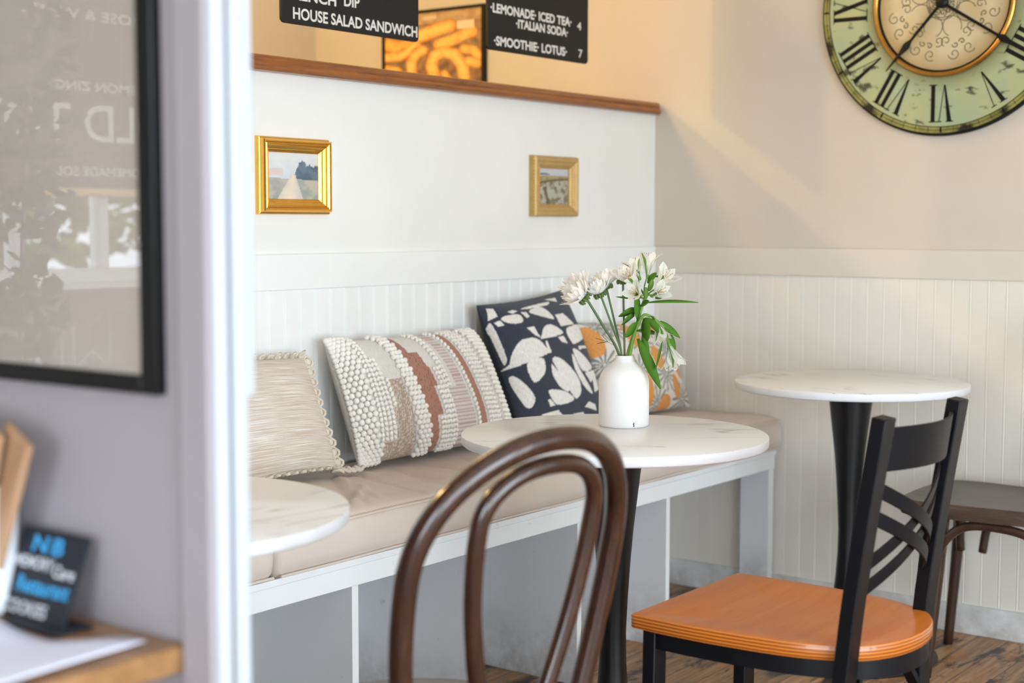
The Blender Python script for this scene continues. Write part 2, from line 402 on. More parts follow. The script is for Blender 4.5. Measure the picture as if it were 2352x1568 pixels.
# right wall: one painted wall running on behind the half wall into the kitchen
wr = struct('wall_right', M().box((XB, -2.2, 0), (XB + 0.12, 4.1, CEIL)), m_wall_cream)
def bead_profile(a0, a1, pitch=0.0503):
    """(along, depth) pairs: flat boards with a double-grooved bead at each pitch; depth is how far the face stands out"""
    p = [(a0, 0.006)]; a = a0 + 0.012
    while a < a1 - 0.02:
        p += [(a, 0.006), (a + 0.0014, 0.0044), (a + 0.0024, 0.0044), (a + 0.0036, 0.0062), (a + 0.0052, 0.0072), (a + 0.0068, 0.0062), (a + 0.008, 0.0044), (a + 0.009, 0.0044), (a + 0.0104, 0.006)]
        a += pitch
    p.append((a1, 0.006)); return p
def beadboard(fn, a0, a1, z0, z1):
    pr = bead_profile(a0, a1); m = M(); v = []; f = []
    for a, d in pr: v += [fn(a, d, z0), fn(a, d, z1), fn(a, -0.004, z1), fn(a, -0.004, z0)]
    n = len(pr)
    for i in range(n - 1):
        for k in range(4): f.append((i * 4 + k, i * 4 + (k + 1) % 4, i * 4 + 4 + (k + 1) % 4, i * 4 + 4 + k))
    f += [(0, 1, 2, 3), tuple((n - 1) * 4 + k for k in (3, 2, 1, 0))]
    return m.add(v, f)
struct('trim_1', beadboard(lambda a, d, z: (XB - d, YA - a, z), 0, YA + 2.2, 0.0, 0.99), m_panel)      # beadboard on the right wall
struct('trim_2', M().box((XB - 0.012, -2.2, 0.986), (XB + 0.005, YA, 1.068)), m_rail, bevel=0.0015)      # flat rail above it
struct('baseboard_right', M().box((XB - 0.016, -2.2, 0), (XB + 0.005, YA, 0.083)), m_base_white, bevel=0.002)
# half wall behind the bench
struct('wall_back', M().box((0.965, YA, 0), (XB, 2.60, 1.479)), m_wall_white)
struct('trim_3', beadboard(lambda a, d, z: (0.98 + a, YA - d, z), 0, XB - 0.98 - 0.004, 0.0, 0.99), m_trim_white)
struct('trim_4', M().box((0.98, YA - 0.012, 0.986), (XB - 0.01, YA + 0.005, 1.068)), m_trim_white, bevel=0.0015)
cap = [(2.458, 1.4785), (2.454, 1.484), (2.455, 1.492), (2.460, 1.498), (2.457, 1.504), (2.462, 1.512), (2.470, 1.515), (2.615, 1.515), (2.622, 1.508), (2.622, 1.4785)]
mc = M(); n = len(cap)
mc.add([(0.975, y, z) for y, z in cap] + [(4.004, y, z) for y, z in cap] + [(4.018, y + (0.012 if y < 2.5 else -0.004), z - (0.004 if z > 1.49 else 0)) for y, z in cap],
       [tuple(range(n)), tuple(range(2 * n, 3 * n))[::-1]] + [(j * n + i, j * n + n + i, j * n + n + (i + 1) % n, j * n + (i + 1) % n) for i in range(n) for j in (0, 1)])
struct('trim_5', mc, m_cap)
# kitchen beyond the half wall
struct('wall_far', M().box((XW, 3.969, 0), (XB, 4.1, CEIL)), m_wall_cream)
# partition between entry and dining room; its end shows as the white jamb
struct('wall_left', M().box((XW, 1.058, 0), (0.965, 4.3, CEIL)), m_gray_wall)
struct('trim_6', M().box((XW - 0.0, 1.040, 0), (0.9385, 1.059, CEIL)), m_jamb, bevel=0.004)
struct('trim_7', M().box((0.9465, 1.0445, 0), (0.9655, 1.060, CEIL)), m_jamb, bevel=0.003)
struct('trim_8', M().box((0.9655, 1.046, 0.975), (0.976, 1.12, CEIL)), m_jamb, bevel=0.003)
struct('trim_9', M().box((XW - 0.009, 1.0405, 0), (XW + 0.001, 1.083, CEIL)), m_gray_wall, bevel=0.003)
# outer walls with the windows that light the room
def wall_with_openings(name, x0, x1, y0, y1, ops, axis, mat):
    m = M(); a0, a1 = (x0, x1) if axis == 0 else (y0, y1); edges = [a0]
    for p, q, z0, z1 in ops: edges += [p, q]
    edges.append(a1)
    def bx(p, q, z0, z1):
        if axis == 0: m.box((p, y0, z0), (q, y1, z1))
        else: m.box((x0, p, z0), (x1, q, z1))
    for i in range(0, len(edges), 2): bx(edges[i], edges[i + 1], 0, CEIL)
    for p, q, z0, z1 in ops: bx(p, q, 0, z0); bx(p, q, z1, CEIL)
    return struct(name, m, mat)
def window(name, p, q, z0, z1, at, axis, mullions=1):
    fr = M(); t = 0.05
    def bx(a, b, c, d):
        if axis == 0: fr.box((a, at - 0.03, c), (b, at + 0.03, d))
        else: fr.box((at - 0.03, a, c), (at + 0.03, b, d))
    bx(p, q, z0, z0 + t); bx(p, q, z1 - t, z1); bx(p, p + t, z0 + t, z1 - t); bx(q - t, q, z0 + t, z1 - t)
    for k in range(1, mullions + 1):
        c = p + (q - p) * k / (mullions + 1); bx(c - 0.02, c + 0.02, z0 + t, z1 - t)
    w = struct(name, fr, m_trim_white, bevel=0.004)
    pn = M()
    if axis == 0: pn.add([(p + t, at, z0 + t), (q - t, at, z0 + t), (q - t, at, z1 - t), (p + t, at, z1 - t)], [(0, 1, 2, 3)])
    else: pn.add([(at, p + t, z0 + t), (at, q - t, z0 + t), (at, q - t, z1 - t), (at, p + t, z1 - t)], [(0, 1, 2, 3)])
    pn.to('pane', m_glass, w); return w
ops = [(-2.5, -0.5, 0.15, 2.35), (-0.3, 1.7, 0.15, 2.35), (1.9, 3.8, 0.15, 2.35)]
wall_with_openings('wall_front', -3.1, XB + 0.12, -2.32, -2.2, ops, 0, m_wall_white)
for i, o in enumerate(ops): window('window_%d' % (i + 2), *o, -2.26, 0, 2)
ops2 = [(-1.95, 0.55, 0.2, 2.2)]
wall_with_openings('wall_side', -3.12, -3.0, -2.2, 4.3, ops2, 1, m_wall_white)
window('window_5', *ops2[0], -3.06, 1, 1)  # side window added as the opening for the fill light
ops3 = [(-2.55, -0.45, 0.93, 2.2)]
wall_with_openings('wall_entry', -3.12, XW, 4.3, 4.42, ops3, 0, m_wall_white)
wn1 = window('window_1', *ops3[0], 4.36, 0, 5)

# ------------------------------------------------------------------ bench and its cushions
BY = 2.043; BZ = 0.4635; CT = 0.561
bench = thing('bench', 'long white painted bench built along the panelled half wall', 'bench', (2.5, 2.26, 0))
def loc(p, root): return tuple(Vector(p) - root.location)
def B(lo, hi, name, mat, root, bevel=0.0015):
    return M().box(loc(lo, root), loc(hi, root)).to(name, mat, root, bevel)
B((0.985, BY - 0.004, BZ - 0.014), (XB - 0.02, YA - 0.009, BZ), 'seat_board', m_bench_white, bench)
B((0.985, BY, 0.407), (XB - 0.02, BY + 0.02, BZ - 0.0145), 'front_rail', m_bench_white, bench)
for x in (1.36, 1.766, 2.172, 2.574, 2.974, 3.392):
    s = B((x - 0.009, BY + 0.006, 0.0), (x + 0.009, YA - 0.009, 0.4065), 'support_panel', m_bench_panel, bench)
    e = M().box(loc((x - 0.0092, BY + 0.0025, 0.0), bench), loc((x + 0.0092, BY + 0.0062, 0.4065), bench)).to('edge_strip', m_bench_white, s)
s = B((XB - 0.052, BY + 0.008, 0.0), (XB - 0.022, BY + 0.098, 0.4065), 'post', m_bench_panel, bench)
M().box(loc((XB - 0.052, BY + 0.003, 0.0), bench), loc((XB - 0.022, BY + 0.0082, 0.4065), bench)).to('edge_strip', m_bench_white, s)

CREASES = [(2.411, 2.323, 2.250, 2.05, 0.010, 0.011), (2.496, 2.308, 2.42, 2.06, 0.011, 0.010), (2.608, 2.293, 2.536, 2.06, 0.010, 0.011), (2.37, 2.24, 2.29, 2.06, 0.008, 0.009), (2.715, 2.29, 2.66, 2.10, 0.009, 0.011), (2.329, 2.19, 2.20, 2.05, 0.008, 0.010), (2.56, 2.18, 2.49, 2.05, 0.007, 0.008), (2.83, 2.30, 2.76, 2.10, 0.008, 0.011),
           (3.2, 2.30, 3.1, 2.08, 0.006, 0.012), (3.45, 2.30, 3.35, 2.06, 0.006, 0.012), (3.70, 2.3, 3.62, 2.06, 0.005, 0.012), (1.5, 2.30, 1.4, 2.08, 0.006, 0.012), (1.75, 2.30, 1.65, 2.1, 0.006, 0.012)]
def seat_cushion(x0, x1, y0, y1, z0, z1, label, seed):
    L, Wd, Hh = x1 - x0, y1 - y0, z1 - z0; r = 0.022
    root = thing('bench_cushion', label, 'cushion', ((x0 + x1) / 2, (y0 + y1) / 2, z0))
    nx, ny, nz = max(8, int(L / 0.0085)), 54, 6
    idx = {}; v = []; f = []
    def vid(i, j, k):
        q = (i, j, k)
        if q not in idx: idx[q] = len(v); v.append(None)
        return idx[q]
    for i in range(nx):
        for j in range(ny):
            f.append([vid(i, j, nz), vid(i + 1, j, nz), vid(i + 1, j + 1, nz), vid(i, j + 1, nz)]); f.append([vid(i, j, 0), vid(i, j + 1, 0), vid(i + 1, j + 1, 0), vid(i + 1, j, 0)])
    for i in range(nx):
        for k in range(nz):
            f.append([vid(i, 0, k), vid(i + 1, 0, k), vid(i + 1, 0, k + 1), vid(i, 0, k + 1)]); f.append([vid(i, ny, k), vid(i, ny, k + 1), vid(i + 1, ny, k + 1), vid(i + 1, ny, k)])
    for j in range(ny):
        for k in range(nz):
            f.append([vid(0, j, k), vid(0, j, k + 1), vid(0, j + 1, k + 1), vid(0, j + 1, k)]); f.append([vid(nx, j, k), vid(nx, j + 1, k), vid(nx, j + 1, k + 1), vid(nx, j, k + 1)])
    def shape(x, y, z):
        cx = max(-L / 2 + r, min(L / 2 - r, x)); cy = max(-Wd / 2 + r, min(Wd / 2 - r, y)); cz = max(r, min(Hh - r, z))
        d = Vector((x - cx, y - cy, z - cz)); p = Vector((cx, cy, cz)); edge = d.length
        if edge > 1e-9: p += d.normalized() * min(r, max(abs(d.x), abs(d.y), abs(d.z)))
        if z > Hh * 0.5:
            w = x + x0 + L / 2
            ex = min(1, (L / 2 - abs(x)) / 0.05); ey = min(1, (Wd / 2 - abs(y)) / 0.05)
            t = max(0, ex) * max(0, ey)
            p.z += t * 0.006
            n2 = noise.noise(Vector((w * 2.6, y * 4, seed + 5.3)))
            p.z += t * 0.009 * n2 + t * 0.004 * noise.noise(Vector((w * 9 + y * 9, y * 4, seed + 0.4)))
            gx, gy = w, y + (y0 + y1) / 2
            for ax, ay, bx_, by, hh, ww in CREASES:
                ux, uy = bx_ - ax, by - ay; LL = math.hypot(ux, uy); k = ((gx - ax) * ux + (gy - ay) * uy) / (LL * LL)
                if -0.15 < k < 1.15:
                    d = ((gx - ax) * uy - (gy - ay) * ux) / LL + 0.012 * math.sin(3.0 * k + ax * 9) ; e = math.sin(math.pi * min(1, max(0, (k + 0.15) / 1.3)))
                    p.z += t * e * hh * (math.exp(-(d / ww) ** 2) - 0.7 * math.exp(-((d - 1.7 * ww) / (1.2 * ww)) ** 2))
        if abs(y + Wd / 2) < 1e-6 or (y < 0 and edge > 0):
            p.y -= 0.004 * noise.noise(Vector(((x + x0) * 3.0, z * 18, seed + 9))) + 0.007 * math.sin(math.pi * min(1, max(0, z / Hh)))
        return p
    for (i, j, k), q in idx.items():
        v[q] = shape(-L / 2 + L * i / nx, -Wd / 2 + Wd * j / ny, Hh * k / nz)
    m = M().add(v, f); m.to('cover', m_canvas, root, angle=70)
    seam = []
    for zz in (Hh - 0.007, 0.008):
        ins = 0.0075
        loop = [(px, py, zz + (0.0025 * noise.noise(Vector(((px + x0) * 4, py, seed))))) for px, py in
                [(-L / 2 + ins + (L - 2 * ins) * i / 60, -Wd / 2 + ins * 0.55) for i in range(61)]]
        seam.append(loop)
    for lp in seam: M().tube([(a, b - 0.006, c) for a, b, c in lp], 0.0028, 6).to('piping', m_canvas, root)
    return root
seat_cushion(1.0, 1.934, 2.026, 2.474, BZ + 0.0005, CT, 'short taupe seat cushion at the left end of the bench beside the white jamb', 2.0)
seat_cushion(1.938, XB - 0.010, 2.026, 2.474, BZ + 0.0005, CT, 'long creased taupe seat cushion filling the bench up to the right wall', 7.0)

# ------------------------------------------------------------------ pillows
def pt_in_poly(px, py, poly):
    inside = np.zeros(px.shape, bool); n = len(poly)
    for i in range(n):
        x0, y0 = poly[i]; x1, y1 = poly[(i + 1) % n]
        if y0 == y1: continue
        c = ((y0 > py) != (y1 > py)) & (px < (x1 - x0) * (py - y0) / (y1 - y0) + x0); inside ^= c
    return inside
def smooth_closed(p, n=5):
    if len(p) <= 4:
        c = np.mean(p, axis=0); return [tuple(c + (np.array(q) - c) * 0.90) for q in p]
    out = []; m = len(p)
    for i in range(m):
        a, b, c, d = [np.array(p[(i + q) % m], float) for q in (-1, 0, 1, 2)]
        for k in range(n):
            t = k / n; out.append(tuple(0.5 * (2 * b + (c - a) * t + (2 * a - 5 * b + 4 * c - d) * t * t + (3 * b - a - 3 * c + d) * t ** 3)))
    c = np.mean(out, axis=0); return [tuple(c + (np.array(q) - c) * 0.93) for q in out]
def chaikin(p, k=2):
    for _ in range(k):
        q = []
        for i in range(len(p)):
            a, b = p[i], p[(i + 1) % len(p)]
            q += [(a[0] * .8 + b[0] * .2, a[1] * .8 + b[1] * .2), (a[0] * .2 + b[0] * .8, a[1] * .2 + b[1] * .8)]
        p = q
    return p
class Pillow:
    def __init__(s, BL, BR, TL, TR, thick, pinch=0.045, back=1.0, exp=2.4, sag=0.0):
        s.c = [Vector(q) for q in (BL, BR, TL, TR)]; s.T = thick; s.pinch = pinch; s.back = back; s.exp = exp; s.sag = sag
        s.o = sum(s.c, Vector()) / 4
        s.n = ((s.c[1] - s.c[0]) + (s.c[3] - s.c[2])).cross((s.c[2] - s.c[0]) + (s.c[3] - s.c[1])).normalized()   # towards -y (front)
        if s.n.y > 0: s.n = -s.n
    def at(s, a, b, side=1, lift=0.0):
        """a,b in 0..1, side +1 front, -1 back"""
        u, v = 2 * a - 1, 2 * b - 1
        u2 = u * (1 - s.pinch * (1 - v * v)); v2 = v * (1 - s.pinch * (1 - u * u))
        x, y = (u2 + 1) / 2, (v2 + 1) / 2
        p = (s.c[0] * (1 - x) + s.c[1] * x) * (1 - y) + (s.c[2] * (1 - x) + s.c[3] * x) * y
        h = max(0, 1 - abs(u) ** s.exp) ** 0.5 * max(0, 1 - abs(v) ** s.exp) ** 0.5
        h *= 1 + s.sag * (-v) * 0.5
        return p + s.n * ((s.T / 2) * h * (1 if side > 0 else -s.back) + lift)
    def normal(s, a, b):
        e = 0.01; du = s.at(a + e, b) - s.at(a - e, b); dv = s.at(a, b + e) - s.at(a, b - e); n = du.cross(dv).normalized()
        return n if n.dot(s.n) > 0 else -n
    def mesh(s, nu, nv, col=None, backcol=(0.8, 0.78, 0.74), ripple=0.0):
        m = M(); v = []; f = []; uv = []; idx = {}
        # cosine spacing keeps the rim round
        A = [0.5 - 0.5 * math.cos(math.pi * i / nu) for i in range(nu + 1)]
        Bv = [0.5 - 0.5 * math.cos(math.pi * i / nv) for i in range(nv + 1)]
        ST = []
        for side in (1, -1):
            for i, a in enumerate(A):
                for j, b in enumerate(Bv):
                    rim = i in (0, nu) or j in (0, nv)
                    if side < 0 and rim: idx[(-1, i, j)] = idx[(1, i, j)]; continue
                    idx[(side, i, j)] = len(v)
                    l = ripple * noise.noise(Vector((a * 5, b * 4, 3.3))) if ripple and not rim else 0
                    v.append(s.at(a, b, side, l) - s.o); uv.append((a, b)); ST.append((a, b, side))
        for side in (1, -1):
            for i in range(nu):
                for j in range(nv):
                    q = [idx[(side, i, j)], idx[(side, i + 1, j)], idx[(side, i + 1, j + 1)], idx[(side, i, j + 1)]]
                    f.append(q if side > 0 else q[::-1])
        m.add(v, f); m.uv = uv
        if col is not None:
            ST = np.array(ST); c = col(ST[:, 0], ST[:, 1]); c[ST[:, 2] < 0] = backcol; m.cols = c
        return m
def smoothpix(mask): return mask.astype(np.float32)

# navy pillow with pale cut-out shapes: outlines in the cloth's own 0..1 coordinates
NAVY = [smooth_closed(q) for q in [[[0.035,0.965],[0.085,0.954],[0.073,0.88],[0.004,0.861]],[[0.077,0.865],[0.135,0.88],[0.236,0.873],[0.247,0.83],[0.208,0.799],[0.131,0.807],[0.085,0.834]],[[0.154,0.907],[0.216,0.915],[0.255,0.9],[0.185,0.88]],[[0.027,0.846],[0.073,0.853],[0.081,0.803],[0.039,0.803]],[[0.0,0.838],[0.019,0.842],[0.023,0.587],[0.012,0.529],[0.004,0.544],[0.0,0.753]],[[0.112,0.502],[0.255,0.517],[0.251,0.429],[0.208,0.378],[0.12,0.351]],[[0.004,0.448],[0.035,0.429],[0.104,0.282],[0.108,0.216],[0.069,0.178],[0.035,0.208],[0.008,0.332]],[[0.336,0.876],[0.452,0.911],[0.533,0.888],[0.56,0.784],[0.448,0.815]],[[0.22,0.761],[0.301,0.761],[0.305,0.66],[0.266,0.683]],[[0.583,0.822],[0.71,0.822],[0.807,0.714],[0.575,0.718]],[[0.637,0.703],[0.977,0.71],[0.992,0.633],[0.699,0.571],[0.625,0.583]],[[0.483,0.645],[0.568,0.649],[0.583,0.579],[0.514,0.598]],[[0.332,0.637],[0.355,0.633],[0.359,0.533],[0.328,0.533]],[[0.332,0.506],[0.436,0.49],[0.575,0.34],[0.602,0.228],[0.556,0.17],[0.502,0.17],[0.417,0.27],[0.351,0.405]],[[0.309,0.452],[0.332,0.44],[0.448,0.232],[0.351,0.266],[0.297,0.367]],[[0.282,0.911],[0.409,0.927],[0.656,0.934],[0.61,0.907],[0.483,0.907],[0.351,0.903]],[[0.629,0.961],[0.788,0.954],[0.753,0.911],[0.683,0.938]],[[0.602,0.525],[0.668,0.533],[0.83,0.425],[0.861,0.375],[0.66,0.359]],[[0.575,0.498],[0.602,0.49],[0.641,0.355],[0.761,0.181],[0.637,0.243],[0.56,0.39]],[[0.216,0.263],[0.266,0.274],[0.417,0.232],[0.502,0.162],[0.293,0.154]],[[0.205,0.212],[0.232,0.212],[0.286,0.151],[0.228,0.154]],[[0.622,0.104],[0.683,0.143],[0.795,0.116],[0.826,0.069]],[[0.672,0.351],[0.988,0.378],[0.741,0.266]],[[0.703,0.552],[0.884,0.556],[0.915,0.529],[0.699,0.525]],[[0.263,0.888],[0.317,0.884],[0.32,0.838],[0.278,0.826]],[[0.78,0.324],[0.923,0.359],[0.946,0.228],[0.784,0.193]],[[0.127,0.124],[0.313,0.124],[0.452,0.027],[0.243,0.019]],[[0.483,0.073],[0.618,0.077],[0.761,0.0],[0.641,0.0]],[[0.008,0.486],[0.015,0.525],[0.027,0.564],[0.05,0.606],[0.077,0.637],[0.116,0.668],[0.158,0.683],[0.205,0.683],[0.251,0.676],[0.286,0.656],[0.313,0.622],[0.332,0.583],[0.355,0.537]],[[0.305,0.645],[0.328,0.687],[0.355,0.718],[0.386,0.737],[0.429,0.753],[0.475,0.753],[0.517,0.737],[0.552,0.71],[0.571,0.66]]]]
def col_navy(s, t):
    c = np.tile(np.array(lin((64, 68, 80)), np.float32), (len(s), 1)); k = np.zeros(len(s), bool)
    for q in NAVY: k |= pt_in_poly(s, t, q)
    c[k] = lin((243, 240, 234)); return c
# sits behind the main table
def pillow_obj(P, name, label, mesh_args, mat, cat='pillow', angle=70):
    o = P.mesh(**mesh_args).to(name, mat, None, angle=angle); o.location = P.o; return tag(o, label, cat)
PN = Pillow((3.078, 2.302, 0.580), (3.468, 2.302, 0.580), (3.052, 2.432, 0.925), (3.437, 2.432, 0.952), 0.165, 0.05, 0.9)
pillow_obj(PN, 'throw_pillow', 'square navy throw pillow with pale half-moon shapes leaning on the half wall', dict(nu=230, nv=230, col=col_navy, backcol=lin((50, 54, 66))), m_attr_navy)

# pineapple print pillow in the corner
def col_pine(s, t):
    c = np.tile(np.array(lin((228, 221, 212)), np.float32), (len(s), 1))
    for a, b in [(.05, .52), (.34, .40), (.655, .33), (.85, .07), (.50, .05), (.263, .90), (.50, .72), (.80, .60), (.18, .12), (.12, .92), (.70, .93), (.93, .86)]:
        dx, dy = (s - a) * .44, (t - b) * .36; r = np.hypot(dx, dy); th = np.arctan2(dy, dx)
        k = np.abs(((th * 13 / (2 * math.pi)) % 1) - 0.5) < (0.37 - 0.27 * r / 0.066); k &= (r < 0.066) & (r > 0.004)
        c[k] = lin((134, 139, 135))
    for a, b, rx, ry in [(.035, .77, .085, .16), (.432, .80, .08, .15), (.386, .19, .075, .19), (.61, .03, .075, .10), (.776, .20, .05, .13), (.622, .52, .07, .14), (.20, .32, .08, .16), (.90, .42, .06, .14), (.80, .84, .07, .13)]:
        k = ((s - a) / rx) ** 2 + ((t - b) / ry) ** 2 < 1
        sp = (np.sin(s * 190 + np.sin(t * 60) * 2) * np.sin(t * 210)) > 0.72
        c[k] = lin((226, 158, 90)); c[k & sp] = lin((200, 130, 66))
    return c
PP = Pillow((3.50, 2.305, 0.580), (3.945, 2.305, 0.580), (3.512, 2.437, 0.856), (3.955, 2.437, 0.834), 0.12, 0.04, 0.75)
pillow_obj(PP, 'throw_pillow', 'cream pillow printed with orange pineapples in the corner behind the vase', dict(nu=200, nv=170, col=col_pine, backcol=lin((226, 219, 210))), m_attr_fab)

# woven lumbar pillow with terracotta stripes and wool knots
def hnoise(s, t, f, seed=0): return np.sin(s * f * 12.9 + np.sin(t * f * 7.3 + seed) * 3) * np.sin(t * f * 15.1 + np.sin(s * f * 9.7 + seed) * 3)
def stepped(t, seq):
    """piecewise-constant edge position by height t: seq of (t from, value)"""
    o = np.full(t.shape, seq[0][1], float)
    for a, v in seq: o[t >= a] = v
    return o
def skew(s, t): return s + 0.09 * (t - 0.5) * np.clip((s - 0.1) / 0.25, 0, 1)
def unskew(sp, t):
    a = sp
    for _ in range(4): a = sp - 0.09 * (t - 0.5) * min(1, max(0, (a - 0.1) / 0.25))
    return a
def col_weave(s0, t):
    s = skew(s0, t)
    cream = np.array(lin((242, 238, 231)), np.float32); c = np.tile(cream, (len(s), 1)).astype(np.float32)
    tl = stepped(t, [(0, .105), (.12, .163), (.375, .185), (.60, .9)])
    k = (s > tl) & (s < .256); fl = hnoise(s, t, 30) > 0.25
    c[k] = lin((190, 168, 148)); c[k & fl] = lin((232, 220, 208))
    tr = stepped(t, [(0, .385), (.25, .425), (.497, .452), (.673, .440), (.81, .388)])
    k = (s > .332) & (s < tr); c[k] = lin((186, 136, 116)); c[k & (hnoise(s, t, 34, 2) > 0.72)] = lin((150, 100, 80))
    pl = stepped(t, [(0, .505), (.472, .57)])
    k = (s > pl) & (s < .634); c[k] = lin((236, 229, 222)); c[k & (np.sin(t * 2 * math.pi * 34) > 0.25)] = lin((204, 178, 168))
    k = (s > .672) & (s < .720); c[k] = lin((188, 138, 116))
    k = (s > .838) & (s < .862); c[k & (np.sin(t * 2 * math.pi * 34) > 0.2)] = lin((206, 184, 174))
    return c
PT = Pillow((2.482, 2.326, 0.582), (3.066, 2.318, 0.582), (2.480, 2.43, 0.864), (3.038, 2.43, 0.860), 0.16, 0.035, 0.95, 2.4)
pw = pillow_obj(PT, 'lumbar_pillow', 'woven lumbar pillow with terracotta stripes and chunky cream wool knots', dict(nu=300, nv=130, col=col_weave, backcol=lin((236, 233, 226))), m_attr_weave)
kn = M(); Wp, Hp = 0.53, 0.295
def knot(a, b, rx, ry, rz, ang=0.0):
    p = PT.at(a, b, 1) - PT.o; n = PT.normal(min(.985, max(.015, a)), min(.985, max(.015, b))); du = (PT.at(min(1, a + .01), b) - PT.at(max(0, a - .01), b)).normalized(); dv = n.cross(du)
    R = Matrix((du, dv, n)).transposed() @ Matrix.Rotation(ang, 3, 'Z')
    kn.ell(p + n * rz * 0.55, (rx, ry, rz), 7, 4, R)
def knots_done():
    global kn
    kn.to('wool_knots', m_wool, pw, angle=180); kn = M()
def arc_table(f, n=600):
    P_ = [f(i / n) for i in range(n + 1)]; d = np.concatenate([[0], np.cumsum([(b - a).length for a, b in zip(P_, P_[1:])])]); return np.linspace(0, 1, n + 1), d
AS, AD = arc_table(lambda q: PT.at(q, 0.5)); BS, BD = arc_table(lambda q: PT.at(0.3, q))
def wool(s0, s1, t0, t1, sx, sy, size, vee=False, last=True):
    """rows and columns of stitches, evenly spaced along the cloth"""
    d0, d1 = np.interp([s0, s1], AS, AD); e0, e1 = np.interp([t0, t1], BS, BD); nc = max(1, round((d1 - d0) / sx)); nr = max(1, round((e1 - e0) / sy))
    for j in range(nr):
        b = float(np.interp(e0 + (j + 0.5) * (e1 - e0) / nr, BD, BS))
        for c_ in range(nc):
            off = 0.25 if (j % 2 and not vee) else (-0.25 if not vee else 0)
            a = float(np.interp(d0 + (c_ + 0.5 + off) * (d1 - d0) / nc, AD, AS)); a = unskew(a, b)
            an = (0.5 if c_ % 2 else -0.5) + random.uniform(-.12, .12) if vee else random.uniform(-.4, .4)
            knot(min(.995, max(.005, a)), min(.995, max(.005, b)), size * (0.72 if vee else 1.05), size * 1.05, size * (0.8 if vee else 1), an)
    if last: knots_done()
wool(0.0, .086, 0.13, 1.0, .0135, .0128, .0074, last=False); wool(0.0, .10, 0.0, 0.13, .0125, .0115, .0068)
wool(.090, .160, .13, .80, .0095, .0118, .0068, True, False); wool(.162, .182, .38, .62, .0095, .0118, .0068, True, False); wool(.090, .128, .80, 1.0, .0105, .0118, .0064, True)
wool(.262, .328, 0.0, 1.0, .0118, .0115, .0070)
wool(.458, .500, .50, .66, .0105, .0115, .0066, True, False); wool(.432, .500, .25, .50, .0105, .0115, .0066, True, False); wool(.392, .500, 0.0, .25, .0105, .0115, .0066, True, False); wool(.500, .535, .47, 1.0, .0105, .0115, .0064, True)
wool(.640, .668, 0.0, 1.0, .0110, .0115, .0068, True)
wool(.726, .834, 0.0, 1.0, .0115, .0115, .0064, True)
wool(.872, .995, 0.0, 1.0, .0125, .0120, .0062)

# linen pillow with a crocheted border, partly behind the jamb
PL = Pillow((1.95, 2.322, 0.589), (2.408, 2.322, 0.589), (1.96, 2.432, 0.855), (2.418, 2.434, 0.832), 0.14, 0.045, 0.85)
pl = pillow_obj(PL, 'throw_pillow', 'slubbed beige linen pillow with scalloped crochet border beside the jamb', dict(nu=56, nv=56), m_linen)
cr = M()
def scallop(a, b, out, r):
    p = PL.at(a, b) - PL.o; n = PL.n; o = out.normalized(); tdir = n.cross(o)
    pts = [p + o * (r * 0.75 + r * math.cos(t) * 0.95) + tdir * math.sin(t) * r * 1.1 + n * 0.004 * math.sin(3 * t + a * 40) for t in [2 * math.pi * i / 12 for i in range(12)]]
    cr.tube(pts, 0.0036, 6, True); cr.ell(p + o * r * 0.75, (r * 0.8, r * 0.85, 0.003), 8, 4, Matrix((o, tdir, n)).transposed())
    cr.tube([p - tdir * r, p + o * 0.003, p + tdir * r], 0.004, 6)
R_ = (PL.c[1] - PL.c[0]).normalized(); U_ = (PL.c[2] - PL.c[0]).normalized()
for i in range(11): b = (i + 0.5) / 11; scallop(1, b, R_ + PL.n * 0.15, 0.0125)
for i in range(18):
    a = (i + 0.5) / 18; scallop(a, 1, U_ * 0.4 + PL.n * 0.9, 0.0115); scallop(a, 0, -U_ * 0.15 + PL.n, 0.0115)
for k in range(4):
    q0 = PL.at(1, 0) - PL.o + R_ * (0.004 + 0.017 * k) + Vector((0, -0.006 * k, -0.006)); rr = 0.0125 - 0.0012 * k
    cr.tube([q0 + Vector((rr * 1.1 * math.cos(a), rr * math.sin(a), 0.004 * math.sin(2 * a + k))) for a in [2 * math.pi * i / 14 for i in range(14)]], 0.0042, 6, True); cr.ell(q0, (rr, rr, 0.004), 8, 4)
cr.to('crochet_border', m_crochet, pl, angle=180)

# ------------------------------------------------------------------ pedestal tables
TZ, TR = 0.727, 0.302
def make_table(label, loc_, rz=0):
    t = thing('pedestal_table', label, 'table', loc_, rz, 'round pedestal tables along the bench')
    top = M().lathe([(0, TZ - 0.0002), (TR - 0.0015, TZ), (TR, TZ - 0.0015)], 96)
    top.lathe([(TR, TZ - 0.0015), (TR, TZ - 0.017), (TR - 0.004, TZ - 0.0205), (0, TZ - 0.0205)], 96, mi=1); top.to('tabletop', [m_marble, m_edge], t, angle=50)
    col = [(0.0, 0.7060), (0.060, 0.7060), (0.0585, 0.695), (0.0535, 0.655), (0.047, 0.60), (0.040, 0.54), (0.034, 0.47), (0.0295, 0.40), (0.0262, 0.33), (0.0272, 0.27), (0.031, 0.21), (0.037, 0.15), (0.048, 0.095), (0.067, 0.05), (0.09, 0.028), (0.11, 0.020), (0, 0.0198)]
    pf = [(r, z) for r, z in col]; M().lathe(pf, 48).to('column', m_black_cast, t, angle=50)
    M().lathe([(0, 0.0), (0.235, 0.0), (0.237, 0.003), (0.235, 0.007), (0.16, 0.013), (0.10, 0.019), (0, 0.0195)], 72).to('base', m_black_cast, t, angle=50)
    return t
tab = make_table('round white marble pedestal table carrying the flower vase', (2.442, 1.598, 0))
dup(tab, (3.641, 1.640, 0), 2.2, 'bare round white marble pedestal table standing by the right wall panelling')
